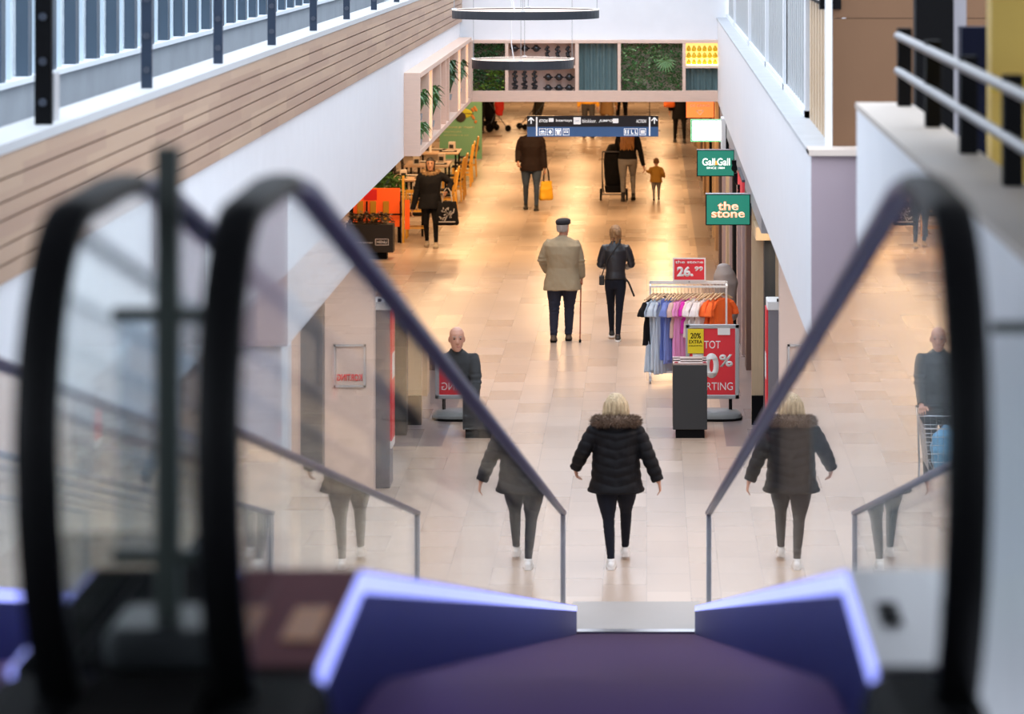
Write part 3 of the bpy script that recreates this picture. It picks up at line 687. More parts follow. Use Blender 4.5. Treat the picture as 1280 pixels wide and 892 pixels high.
            for z, kf in ((-.05,.90), (-.03,.99), (0,1.02), (.035,1.03), (.05,1.03)): rg_.append([hp(.078*kf*math.cos(a), (.098*kf*math.sin(a)-.006) if math.sin(a) < .0 else -.006, z) for a in [2*PI*q_/24 for q_ in range(24)]])
            r.rings(rg_)
        hm_ = bake(r, .007 if H > 1.2 else .006, 1, lambda co, n: .0075*noise.noise(Vector((co.x*85, co.y*85, co.z*9))))
        meshobj('hair', hm_, hh['m'], root)
    if cl.get('cap'):
        r = MB(); r.rings([[hp(x*math.cos(a), y*math.sin(a)+.008, z) for a in [2*PI*q_/28 for q_ in range(28)]] for z, x, y in ((.045,.084,.106),(.06,.092,.116),(.085,.098,.122),(.11,.090,.110),(.125,.060,.075),(.130,.02,.03))])
        r.loft([(hp(0,.075,.058), .062*hs, .012*hs), (hp(0,.145,.040), .045*hs, .008*hs)], n=16)
        meshobj('flat_cap', bake(r, .006, 2), cl['cap'], root)
    root['_'] = 0; del root['_']
    root_pts[root.name] = dict(wr=wr, elb=elb, sh=sh, nk=nk, s=s)
    return root
root_pts = {}
def cloth(name, col, **k):
    d = dict(rough=.85, var=.10, vs=10, bump=.25, bs=220); d.update(k); return mat(name, col, **d)
blk_cloth = cloth('black_cloth', (.007,.007,.009), spec=.2); navy_cloth = cloth('navy_cloth', (.012,.018,.040)); 
legging = cloth('dark_leggings', (.008,.010,.018), rough=.8, spec=.2)
blonde = mat('blonde_hair', (.95,.74,.46), .5, two=(.10,.05,.02), vs=60, stretch=(1,1,.10), bump=.5, bs=120)
brownh = mat('auburn_hair', (.20,.08,.02), .5, two=(.42,.20,.06), vs=35, stretch=(1,1,.15))
darkh = mat('dark_hair', (.02,.014,.012), .45)
greyh = mat('grey_hair', (.34,.31,.29), .7)
gingh = mat('light_brown_hair', (.50,.28,.12), .5, two=(.05,.02,.01), vs=55, stretch=(1,1,.25), bump=.5, bs=100)
furb = mat('brown_fur', (.20,.13,.09), .9, two=(.07,.045,.03), vs=25)
furt = mat('tan_fur', (.48,.32,.17), .9, two=(.28,.17,.08), vs=25)
blkshoe = mat('black_shoe', (.015,.014,.014), .5); whiteshoe = mat('white_trainer', (.78,.78,.78), .5); brownshoe = mat('brown_shoe', (.10,.07,.05), .6)
# 1 woman in the foreground, walking away
s1 = 1.62/1.75
person('woman with blonde hair in black quilted coat with fur hood walking away from the walkways', (-.285, 31.1, 0), 0, 1.60,
  dict(w=1.16, aL=(-.045,-.06,.078), aR=(.085,.42,.11), tL=0, tR=.0, hy=.10, hL=(-.385,.16,.90), hR=(.40,.02,.80), curl=.55, head=(0,-.03), hsz=.95,
       nL=(1,0,0), nR=(-1,0,0), pL=(-.15,-1,0), pR=(.15,-1,0), gR=(.15,.15,-1), gL=(.25,.3,-.9)),
  dict(trousers=dict(m=legging, r=1.12, th=1.25, amp=.004, cuff=1.02), shoes=dict(m=whiteshoe, sole=white_e, laces=black), coat=dict(m=cloth('black_quilted', (.004,.004,.006), rough=.6, bump=.1, spec=.2), hem=.77, flare=1.27, w=1.22, waist=1.20, d=1.14, sleeve=1.66, style='puffer', fur=furb, fur_r=(.205,.15), fur_t=.055, hood=True), hair=dict(style='bob', m=blonde)), vox=.010)
# 2 old man with cane
old = person('elderly man in beige jacket and black flat cap walking away with a cane', (-1.205, 47.6, 0), 0, 1.74,
  dict(w=1.20, aL=(-.125,-.05,.085), aR=(.085,.12,.085), hy=.04, lean=.06, hR=(.275,.12,.90), hL=(-.22,.22,.98), head=(-.55,.06), pL=(-.8,-.9,0), pR=(.5,-.9,0), curl=1.5, gR=(0,.3,-.8)),
  dict(trousers=dict(m=navy_cloth, r=1.38, th=1.22, cuff=1.45, amp=.012), shoes=dict(m=brownshoe, sole=black), coat=dict(m=cloth('beige_jacket', (.36,.29,.18), two=(.30,.245,.16), bump=.3), hem=.74, flare=1.14, w=1.26, d=1.15, sleeve=1.50, collar=True, amp=.016), hair=dict(style='fringe', m=greyh), cap=cloth('cap_cloth', (.012,.012,.018))), vox=.011)
cane = thing('walking_cane', 'brown walking cane held in the right hand of the elderly man', 'cane', (-1.205+.255, 47.52, 0))
cm = mat('cane_wood', (.38,.13,.07), .4)
MB().tube([(0,0,.03),(.01,.12,.83)], .011, 10).build('shaft', cm, cane, smooth=True)
MB().tube([(.01,.05,.84),(.012,.10,.862),(.014,.15,.855),(.014,.17,.84)], .014, 10).build('handle', cm, cane, smooth=True)
MB().lathe([(.017,0),(.017,.03),(.012,.045)]).build('rubber_tip', black, cane, smooth=True)
# 3 woman in leather jacket
person('woman with pinned up light brown hair in short black leather jacket and leggings', (-.445, 47.75, 0), 0, 1.64,
  dict(w=.90, aL=(-.055,.22,.10), aR=(.035,-.12,.08), hy=.02, hL=(-.15,.25,1.03), hR=(.16,.25,1.03), pL=(-.45,-1,-.2), pR=(.45,-1,-.2), head=(.15,.05)),
  dict(trousers=dict(m=legging, r=1.03, amp=.004), shoes=dict(m=blkshoe, sole=white_e), coat=dict(m=mat('black_leather', (.016,.018,.024), .34, bump=.3, bs=60), hem=.94, flare=1.0, w=1.12, sleeve=1.25, collar=True, amp=.010), hair=dict(style='bun', m=gingh)), vox=.010)
sbag = thing('shoulder_bag', 'small black bag with hanging studded strap carried by the leather jacket woman', 'bag', (-.445, 47.78, .86))
MB().box(-.235,-.16,-.02,.14,-.07,.06).build('pouch', blkshoe, sbag, bevel=.012)
MB().tube([(.13,-.10,.05),(.19,-.11,-.02),(.27,-.10,-.22)], .014, 8).build('strap', blkshoe, sbag, smooth=True)
MB().tube([(-.20,.0,.06),(-.12,-.13,.30),(.02,-.135,.5),(.08,-.06,.60)], .008, 6).build('strap', blkshoe, sbag, smooth=True)
# 4 bald man pushing a cart
person('bald man in dark jacket pushing a shopping cart behind the left glass', (-2.0, 35.0, 0), PI, 1.77,
  dict(w=1.06, aL=(-.10,-.12,.09), aR=(.10,.22,.085), hL=(-.21,.40,1.0), hR=(.21,.40,1.0), pL=(-.8,-.8,-.4), pR=(.8,-.8,-.4), head=(.12,-.05), nL=(0,0,-1), nR=(0,0,-1), thL=(1,0,0), thR=(-1,0,0), gL=(0,1,-.1), gR=(0,1,-.1), curl=1.3),
  dict(trousers=dict(m=blk_cloth, r=1.2), shoes=dict(m=blkshoe), coat=dict(m=cloth('charcoal_jacket', (.022,.024,.026)), hem=.82, w=1.14, sleeve=1.25, collar=True, amp=.014), brow=greyh), vox=.011)
def shopping_cart(label, loc, rz):
    t = thing('shopping_cart', label, 'cart', loc, rz)
    wire = mat('chrome_wire', (.55,.56,.58), .25, 1)
    b_ = MB()
    def rect(z, w, y0, y1, r_): b_.tube([(-w,y0,z),(w,y0,z),(w,y1,z),(-w,y1,z),(-w,y0,z)], r_, 6)
    for i in range(6):
        z = .45+i*.09; k_ = i/5; rect(z, .20+.05*k_, -.02-.02*k_, .66+.16*k_, .004 if i < 5 else .009)
    for i in range(15):
        y_ = 0+.66*i/14
        for sx in (-1,1): b_.tube([(sx*.20,y_,.45),(sx*.25,y_*1.22,.90)], .0025, 5)
    for i in range(9):
        x = -.2+.05*i; b_.tube([(x,.66,.45),(x*1.25,.82,.90)], .0025, 5); b_.tube([(x,-.02,.45),(x*1.25,-.04,.90)], .0025, 5); b_.tube([(x,0,.45),(x,.66,.45)], .0025, 5)
    b_.build('basket', wire, t)
    f_ = MB()
    for sx in (-1,1): f_.tube([(sx*.26,-.10,.98),(sx*.25,-.06,.86),(sx*.24,-.02,.40),(sx*.25,.02,.15),(sx*.24,.80,.15)], .011, 8)
    f_.tube([(-.24,.40,.15),(.24,.40,.15)], .01, 8); f_.build('chassis', wire, t, smooth=True)
    MB().tube([(-.27,-.11,.99),(.27,-.11,.99)], .017, 12).build('handle', black, t, smooth=True)
    for sx in (-1,1):
        for y_ in (.04,.76):
            w_ = MB().tube([(sx*.24-.014,y_,.06),(sx*.24+.014,y_,.06)], .06, 16).build('wheel', grey_, t, smooth=True)
            MB().bar((sx*.24,y_,.06),(sx*.24,y_,.15),.012,.03).build('fork', wire, w_)
    return t
shopping_cart('wire shopping cart pushed by the bald man', (-2.0, 34.50, 0), PI)
bb = MB(); bb.loft([((0,0,0),.14,.18),((0,0,.15),.16,.21),((0,.02,.30),.13,.16),((0,.02,.36),.05,.08)], n=18)
o = meshobj('carrier_bag', bake(bb, .012, 3, lambda co, n: .012*noise.noise(co*14)), mat('blue_bag', (.10,.35,.60), .5), None); o.location = (-2.0, 34.12, .47)
tag(o, 'light blue carrier bag lying in the wire shopping cart', 'bag')
# 5 woman with tote bag, facing the camera
person('woman in black parka with tan fur collar walking towards the camera with a tote bag', (-3.98, 61.2, 0), PI, 1.64,
  dict(w=1.06, aL=(-.11,.12,.085), aR=(.07,-.10,.10), hR=(.33,.02,.68), hL=(-.30,.14,1.02), pL=(-1,-.6,-.2), head=(0,.0), curl=1.2),
  dict(skin=skin2, trousers=dict(m=blk_cloth, r=1.06, amp=.004), shoes=dict(m=mat('beige_boot', (.40,.33,.24), .7)), coat=dict(m=blk_cloth, hem=.76, flare=1.2, w=1.22, sleeve=1.5, fur=furt, fur_r=(.15,.12), fur_t=.04, fur_open=True, amp=.01), hair=dict(style='bun', m=darkh)), vox=.013)
def tote(label, loc, rz, w, h, m, pm=None, pr=None, hl=.30):
    t = thing('tote_bag', label, 'bag', loc, rz)
    b_ = MB(); b_.loft([((0,0,0), w*.46, .05), ((0,0,h*.1), w*.52, .075), ((0,0,h*.6), w*.46, .06), ((0,0,h), w*.40, .025)], n=22, p=3.5, round_caps=False)
    bg = meshobj('bag_body', bake(b_, .012, 2, lambda co, n: .008*noise.noise(co*11)), m, t)
    for y_ in (-.02,.02): MB().tube([(-w*.22,y_,h-.02),(-w*.16,y_,h+hl*.7),(-.02,0,h+hl),(.02,0,h+hl),(w*.16,y_,h+hl*.7),(w*.22,y_,h-.02)], .009, 6).build('handle', pm or m, t, smooth=True)
    if pr:
        q_ = MB()
        for i in range(26):
            x = random.uniform(-w*.30,w*.30); z = random.uniform(h*.22,h*.72); a = random.uniform(0,3.1); r_ = random.uniform(.015,.05)
            q_.bar((x-math.cos(a)*r_,-.082,z-math.sin(a)*r_),(x+math.cos(a)*r_,-.082,z+math.sin(a)*r_),.02,.012,up=(0,1,0))
        q_.bar((-w*.36,-.086,h*.16),(w*.36,-.086,h*.16),.02,.02,up=(0,1,0)); q_.build('print', pr, t)
    return t
tote('black tote bag with white print held by the parka woman', (-3.66, 61.0, .42), 0, .42, .44, blk_cloth, cloth('grey_strap', (.4,.38,.36)), cloth('grey_print', (.42,.40,.40)), hl=.24)
# 6 man with yellow bag
person('man in dark brown coat and jeans coming under the hanging sign with a yellow bag', (-2.39, 69, 0), PI, 1.82,
  dict(w=1.14, aL=(-.11,.16,.085), aR=(.12,-.12,.10), hR=(.27,.14,1.0), hL=(-.28,.04,.86), curl=1.1),
  dict(trousers=dict(m=cloth('jeans', (.022,.035,.065), two=(.05,.085,.15), vs=4), r=1.08), shoes=dict(m=blkshoe), coat=dict(m=cloth('brown_coat', (.017,.009,.008), rough=.7, spec=.2), hem=.78, w=1.18, sleeve=1.55, flare=1.05, collar=True), hair=dict(style='short', m=greyh)), vox=.014)
tote('yellow shopping bag with dark handles held by the man in the brown coat', (-2.08, 68.95, .20), .5, .30, .40, mat('yellow_bag', (.85,.48,.02), .5), black, hl=.27)
# 7 mother with child and pushchair
person('woman with long auburn hair in dark jacket and grey trousers pushing a black stroller', (-.40, 71, 0), 0, 1.72,
  dict(w=1.12, aL=(-.10,-.06,.085), aR=(.12,.24,.13), tR=.35, hL=(-.24,.34,.95), hR=(.34,.10,.74), pL=(-1,-.6,-.3), curl=.8, hy=.05),
  dict(trousers=dict(m=cloth('grey_trousers', (.24,.23,.23)), r=1.12), shoes=dict(m=blkshoe, top=.12), coat=dict(m=blk_cloth, hem=.92, w=1.12, sleeve=1.3), hair=dict(style='long', m=brownh, len=.50)), vox=.014)
person('toddler in mustard coat and grey trousers holding the auburn haired woman by the hand', (.21, 71.2, 0), 0, .86,
  dict(w=1.25, hs=1.45, aL=(-.05,.0,.045), aR=(.055,.10,.05), hL=(-.205,.0,.64), hR=(.17,.03,.50), pL=(0,-1,-.6), hsz=.9),
  dict(trousers=dict(m=cloth('grey_trousers'), r=1.25) if False else dict(m=MC['grey_trousers'], r=1.25), shoes=dict(m=blkshoe), coat=dict(m=cloth('mustard_coat', (.42,.22,.03)), hem=.80, w=1.35, sleeve=1.7, collar=True), hair=dict(style='short', m=mat('toddler_hair', (.16,.07,.02), .6))), vox=.009)
def stroller(label, loc, rz, seat, h=1.05):
    t = thing('stroller', label, 'stroller', loc, rz)
    f_ = MB()
    for sx in (-1,1):
        f_.tube([(sx*.24,-.30,h),(sx*.25,-.22,.85),(sx*.25,.10,.45),(sx*.22,.42,.10)], .012, 8)
        f_.tube([(sx*.25,.02,.58),(sx*.25,-.22,.12)], .012, 8)
    f_.tube([(-.24,-.30,h),(.24,-.30,h)], .016, 8); f_.tube([(-.27,-.22,.13),(.27,-.22,.13)], .012, 8); f_.build('chassis', dark_steel, t, smooth=True)
    for sx in (-1,1):
        for y_, r_ in ((-.22,.13),(.42,.09)):
            w_ = MB().lathe([(r_*.8,-.02),(r_,-.018),(r_,.018),(r_*.8,.02),(r_*.8,-.02)], n=20)
            R_ = Matrix.Rotation(PI/2, 3, 'Y'); w_.v = [R_ @ v+Vector((sx*.28,y_,r_)) for v in w_.v]
            for k_ in range(5): a = k_*2*PI/5; w_.bar((sx*.28,y_,r_),(sx*.28,y_+r_*.8*math.cos(a),r_+r_*.8*math.sin(a)),.012)
            w_.build('wheel', black_rub, t)
    q_ = MB(); q_.loft([((0,.0,.34),.19,.10),((0,-.04,.55),.21,.14),((0,-.10,.80),.22,.13),((0,-.06,.98),.21,.18),((0,.02,1.06),.16,.16)], n=22, p=2.6)
    meshobj('seat', bake(q_, .015, 3, lambda co, n: .010*noise.noise(co*9)), seat, t)
    q_ = MB(); q_.loft([((0,-.02,.16),.18,.16),((0,-.02,.30),.20,.18)], n=18, p=4, round_caps=False)
    q_.build('basket', blk_cloth, t)
    return t
stroller('black stroller pushed by the woman with long auburn hair', (-.70, 71.45, 0), 0, blk_cloth)
# 9 far right
person('person in long black coat standing far back beside the orange shop sign', (.90, 89.5, 0), PI, 1.76,
  dict(w=1.05, aL=(-.12,.12,.09), aR=(.13,-.10,.09)), dict(trousers=dict(m=blk_cloth, r=1.15), shoes=dict(m=blkshoe), coat=dict(m=blk_cloth, hem=.62, flare=1.1, w=1.15), hair=dict(style='short', m=darkh)), vox=.016)
tote('orange carrier bag beside the person in the long black coat', (.62, 89.4, .95), 0, .30, .48, mat('orange_bag', (.80,.16,.02), .5), black, hl=.2)
# partly hidden passers-by beyond the fascia
person('passer-by in dark grey trousers and yellow coat, upper body hidden by the planted fascia', (-1.60, 91.5, 0), PI, 1.75,
  dict(aL=(-.12,.14,.09), aR=(.12,-.12,.1)), dict(trousers=dict(m=cloth('charcoal_trousers', (.05,.048,.05)), r=1.3), shoes=dict(m=blkshoe), coat=dict(m=cloth('yellow_coat', (.75,.36,.02)), hem=.92, w=1.15), hair=dict(style='short', m=darkh)), vox=.016)
person('passer-by in camel coloured long coat, upper body hidden by the planted fascia', (-1.10, 92.3, 0), PI, 1.72,
  dict(aL=(-.12,.14,.09), aR=(.12,-.12,.1)), dict(trousers=dict(m=cloth('tan_trousers', (.30,.19,.09)), r=1.2), shoes=dict(m=blkshoe), coat=dict(m=cloth('camel_coat', (.34,.20,.08)), hem=.60, flare=1.1, w=1.15), hair=dict(style='bob', m=darkh)), vox=.016)
person('passer-by in black trousers and grey coat, upper body hidden by the planted fascia', (-.72, 96.5, 0), 0, 1.78,
  dict(aL=(-.12,.14,.09), aR=(.12,-.12,.1)), dict(trousers=dict(m=blk_cloth, r=1.2), shoes=dict(m=blkshoe), coat=dict(m=cloth('grey_coat', (.22,.22,.23)), hem=.85, w=1.15), hair=dict(style='short', m=darkh)), vox=.016)
person('person in black coat behind a stroller, standing next to the green banner', (-4.72, 93.2, 0), 0, 1.72,
  dict(aL=(-.12,.14,.09), aR=(.12,-.12,.1), hL=(-.22,.35,1.0), hR=(.22,.35,1.0)), dict(trousers=dict(m=blk_cloth, r=1.2), shoes=dict(m=blkshoe), coat=dict(m=blk_cloth, hem=.70, w=1.15), hair=dict(style='short', m=darkh)), vox=.016)
stroller('dark stroller with a red jacket over it beyond the green banner', (-4.42, 94.0, 0), -.9, blk_cloth)
q_ = MB(); q_.loft([((0,0,0),.10,.05),((0,0,.25),.14,.07),((0,0,.55),.12,.07),((0,0,.62),.06,.05)], n=16)
o = meshobj('jacket', bake(q_, .016, 2, lambda co, n: .015*noise.noise(co*9)), mat('red_cloth', (.75,.03,.02), .7), None); o.location = (-4.15, 93.7, .50)
tag(o, 'red jacket hanging on the handle of the stroller beside the green banner', 'jacket')
stroller('large dark stroller parked behind the left end of the hanging sign', (-3.15, 95.0, 0), 1.9, cloth('olive_cloth', (.045,.04,.028)), 1.2)
# ================================================================== PLANTED FASCIA (end of the atrium)
def foliage(name, label, x0, x1, y0, y1, z0, z1, n, m, size, parent=None, lim=None, droop=.0):
    r = MB()
    for i in range(n):
        c = Vector((random.uniform(x0,x1), random.uniform(y0,y1), random.uniform(z0,z1)))
        if lim and not lim(c): continue
        a = random.uniform(0, 2*PI); e = random.uniform(-.9,.6)-droop; d = Vector((math.cos(a)*math.cos(e), math.sin(a)*math.cos(e), math.sin(e)))
        L = size*random.uniform(.6,1.3); sd = d.cross(Vector((random.uniform(-1,1),random.uniform(-1,1),1))).normalized()*L*.28; up_ = sd.cross(d).normalized()*L*.12
        tip = c+d*L; mid = c+d*L*.5
        r.add([c, mid+sd, tip, mid-sd, mid-up_], [(0,1,4),(1,2,4),(2,3,4),(3,0,4)])
    o = r.build(name, m, parent, world=True)
    if not parent: tag(o, label, 'plants', kind='stuff')
    return o
fz0, fz1 = 2.925, 3.98
def fx(px): return (px-PX0)/F*56.75
fas = thing('display_shelf', 'pale wooden compartment shelf spanning the end of the atrium above the walkway', 'shelf', (-.87, 56.85, fz0))
fr_ = MB(); yA, yB = 56.72, 57.0
fr_.box(fx(586), fx(901), yA, yB, fz0, 3.115); fr_.box(fx(586), fx(901), yA, yB, 3.925, fz1)
fr_.box(fx(586), fx(591), yA, yB, 3.115, 3.925); fr_.box(fx(898), fx(901), yA, yB, 3.115, 3.925)
fr_.build('frame', pinkwood, fas, world=True, bevel=.004)
for a, b in ((631.5,635.5),(719,723.5),(772,776),(853,857)): MB().box(fx(a), fx(b), yA+.005, yB, 3.115, 3.925).build('divider', pinkwood, fas, world=True)
MB().box(fx(635.5), fx(719), yA+.01, yB, 3.50, 3.54).build('shelf_board', pinkwood, fas, world=True)
MB().box(fx(857), fx(898), yA+.01, yB, 3.50, 3.545).build('shelf_board', pinkwood, fas, world=True)
MB().box(fx(591), fx(898), 56.985, 56.998, 3.115, 3.925).build('back_panel', mat('back_panel', (.62,.46,.40), .6), fas, world=True)
def corrug(x0, x1, z0, z1, name='corrugated_panel'):
    n = max(6, int(round((x1-x0)/.012))); pr = []
    for i in range(n+1):
        x = x0+(x1-x0)*i/n; pr.append((x, 56.90-.022*math.cos((x-x0)*2*PI/.105)))
    r = MB(); poly = pr+[(x1,56.98),(x0,56.98)]; r.prism(poly, 'z', z0, z1)
    return r.build(name, mat('grey_green_felt', (.115,.19,.20), .7), fas, world=True, smooth=False)
corrug(fx(724), fx(772), 3.115, 3.925); corrug(fx(857.5), fx(898), 3.115, 3.50)
foliage('wall_plants', 'dark green hanging plants in the leftmost fascia compartment', fx(592), fx(631), 56.76, 56.91, 3.12, 3.92, 1500, leafd, .055)
foliage('wall_plants', 'lime green trailing leaves in front of the dark plants of the leftmost compartment', fx(592), fx(631), 56.74, 56.82, 3.13, 3.60, 420, leafy, .055, lim=lambda c: noise.noise(Vector((c.x*5, 0, c.z*4)))+ (.35 if c.x > fx(612) else -.05) > .02)
foliage('wall_plants', 'dense green plant wall in the wide fascia compartment', fx(777), fx(852), 56.78, 56.91, 3.12, 3.92, 2600, leafm, .05)
foliage('wall_plants', 'pale green leaf clusters on the plant wall of the wide compartment', fx(778), fx(838), 56.75, 56.80, 3.25, 3.9, 520, mat('pale_leaf', (.38,.58,.28), .5, two=(.16,.32,.10), vs=9), .05, lim=lambda c: noise.noise(Vector((c.x*4+5, 0, c.z*4))) > .12)
fl = thing('palm_leaf', 'fan of long palm fingers in front of the dense plant wall', 'plant', (fx(832), 56.74, 3.62))
r = MB()
for i in range(11):
    a = PI*1.05*i/10-PI*.02-PI; L = .21; d = Vector((math.cos(a), -.25, math.sin(a))).normalized(); s_ = d.cross(Vector((0,1,0))).normalized()*.014
    r.add([(0,0,0), d*L*.5+s_, d*L-Vector((0,0,.03)), d*L*.5-s_, d*L*.5+Vector((0,-.008,0))], [(0,1,4),(1,2,4),(2,3,4),(3,0,4)])
    d2 = Vector((math.cos(a)*.8, -.3, .55*abs(math.sin(a)))).normalized(); r.add([(0,0,0), d2*L*.4+s_, d2*L*.7, d2*L*.4-s_, d2*L*.35+Vector((0,-.008,0))], [(0,1,4),(1,2,4),(2,3,4),(3,0,4)])
r.build('fronds', mat('palm_green', (.16,.30,.12), .45), fl)
MB().tube([(0,.10,-.02),(0,.0,0)], .008, 6).build('stem', leafm, fl)
gloss_blk = mat('glossy_black_ceramic', (.012,.012,.016), .15)
def beadvine(label, x, z0, z1, grp):
    t = thing('bead_garland', label, 'garland', (x, 56.82, z0), 0, grp); r = MB(); z = z0; i = 0
    while z < z1-.02:
        f_ = 1+.5*max(0, 1-(z-z0)/.12)*.8
        r.ball((.018*math.sin(i*2.4)*f_, .012*math.cos(i*2.4), z-z0+.03), .036*f_, .032, .026, n=8, m=5); z += .034; i += 1
    r.build('beads', gloss_blk, t, smooth=True)
    MB().tube([(0,0,z1-z0-.02),(0,0,z1-z0+.03)], .006, 6).build('cord', gloss_blk, t); return t
def pot(label, x, z, grp):
    t = thing('hanging_pot', label, 'pot', (x, 56.82, z), 0, grp)
    MB().lathe([(.0,-.062),(.03,-.055),(.058,-.03),(.066,0),(.055,.03),(.032,.048),(.034,.06),(.028,.06),(.026,.045),(.0,.04)], n=18).build('pot', gloss_blk, t, smooth=True)
    r = MB()
    for sx in (-1,1): r.ball((sx*.072,0,0), .016, .012, .014, n=8, m=5)
    r.build('lugs', gloss_blk, t, smooth=True); return t
od = ['leftmost', 'second', 'third', 'fourth', 'fifth', 'rightmost']
for i, px in enumerate((643, 656, 670)): pot('round black ceramic pot on the upper shelf above the lower ring lamp, %s of three' % ['left','middle','right'][i], fx(px), 6.1-(60.5+105)*56.8/F, 'round black pots')
for i, px in enumerate((684, 697, 710)): beadvine('black bead garland on the upper shelf, %s of three' % ['left','middle','right'][i], fx(px), 3.55, 3.86, 'black bead garlands')
for i, px in enumerate((643.5, 655.5, 668)): beadvine('black bead garland on the lower shelf, %s of three' % ['left','middle','right'][i], fx(px), 3.125, 3.44, 'black bead garlands')
for j, pz in enumerate((96.5, 110)):
    for i, px in enumerate((685, 698.5, 711.5)): pot('round black ceramic pot on the lower shelf, %s row, %s' % (['upper','lower'][j], ['left','middle','right'][i]), fx(px), 6.1-(pz+105)*56.8/F, 'round black pots')
# yellow bottles and lit shelf
MB().box(fx(857.5), fx(898), 56.94, 56.98, 3.545, 3.925).build('light_panel', mat('warm_light_panel', (1,.8,.4), .5, emit=(1,.60,.16), es=.9), fas, world=True)
MB().box(fx(858.5), fx(897), 56.75, 56.93, 3.546, 3.562).build('lamp_strip', mat('warm_lamp', (1,.8,.5), .5, emit=(1,.70,.32), es=4), fas, world=True)
for j, pz in enumerate((61, 69.5, 78)):
    for i in range(6):
        x = fx(861+i*6.6); z = 6.1-(pz+105)*56.8/F
        t = thing('yellow_jar', 'yellow glass jar on the lit shelf, %s row, %s' % (['top','middle','bottom'][j], od[i] if i in (0,5) else od[i]+' from the left'), 'jar', (x, 56.82, z-.045), 0, 'yellow jars')
        MB().lathe([(0,0),(.030,.004),(.038,.03),(.036,.06),(.022,.078),(.022,.09),(0,.09)], n=14).build('jar', mat('yellow_glass', (.85,.55,.01), .2), t, smooth=True)
        MB().lathe([(.0,.088),(.016,.088),(.016,.10),(0,.10)], n=10).build('lid', yel, t)
MB().box(fx(857), fx(898), 56.76, 56.96, 3.69, 3.70).build('wire_shelf', yel, fas, world=True)
# side shelf on the left wall
sd = thing('display_shelf', 'pale wooden planter shelf projecting from the left wall, seen from its end', 'shelf', (-3.08, 50.3, 2.93))
r = MB(); X0, X1 = -3.2, -2.985
r.box(X0, X1, 43.8, 43.86, 2.93, 4.03); r.box(X0, X1, 43.86, 56.7, 2.93, 3.0); r.box(X0, X1, 43.86, 56.7, 3.96, 4.03)
r.build('frame', pinkwood, sd, world=True, bevel=.004)
dv = [45.6, 46.3, 48.2, 49.5, 50.3, 52.6, 53.3, 54.9, 55.6, 56.6]
for yy in dv: MB().box(X0, X1, yy-.05, yy+.05, 3.0, 3.96).build('divider', pinkwood, sd, world=True)
MB().box(X0, X0+.01, 43.86, 56.7, 3.0, 3.96).build('back_panel', mat('back_panel'), sd, world=True) if False else MB().box(X0, X0+.01, 43.86, 56.7, 3.0, 3.96).build('back_panel', MC['back_panel'], sd, world=True)
for y0, y1 in ((45.66,46.24),(52.66,53.24),(54.96,55.5)): MB().box(X0+.012, X0+.03, y0, y1, 3.01, 3.95).build('light_panel', mat('warm_niche_light', (1,.85,.6), .5, emit=(1,.66,.34), es=1.6), sd, world=True)
names = ['nearest to the walkway', 'behind the first lit niche', 'in the middle', 'before the last lit niches']
for k, (y0, y1, z0, z1, m) in enumerate(((43.95,45.4,3.35,3.75,leafm),(43.95,45.4,3.02,3.3,leafm),(46.5,48.0,3.1,3.75,leafm),(50.5,52.4,3.25,3.92,leafd),(53.5,54.7,3.2,3.8,leafd))):
    t = thing('potted_fern', 'green fern in the left wall shelf, %s' % ['upper one in the nearest compartment','lower one in the nearest compartment','in the second planted compartment','in the wide middle compartment','in the farthest planted compartment'][k], 'plant', (-3.08, (y0+y1)/2, z0))
    cy_ = (y1-y0)/2; r = MB(); n_ = 70
    for i in range(n_):
        a = random.uniform(0,2*PI); L = random.uniform(.12,.30)*(1 if k != 3 else 1.3); b0 = Vector((0, random.uniform(-cy_*.7,cy_*.7), .08)); 
        p1 = b0+Vector((math.cos(a)*.07+.03, math.sin(a)*L, random.uniform(.5,1)*(z1-z0)*.8)); p2 = p1+Vector((math.cos(a)*.05+.05, math.sin(a)*L*.7, -random.uniform(.02,.16)))
        w_ = Vector((math.sin(a), -math.cos(a), .2)).normalized()*.022
        r.add([b0-w_*.3, b0+w_*.3, p1+w_, p1-w_, p2], [(0,1,2,3),(3,2,4)])
    r.build('fronds', m, t)
    MB().lathe([(0,0),(.055,0),(.07,.09),(.062,.09),(.05,.06),(0,.06)], n=16).build('pot', grey_, t, smooth=True)
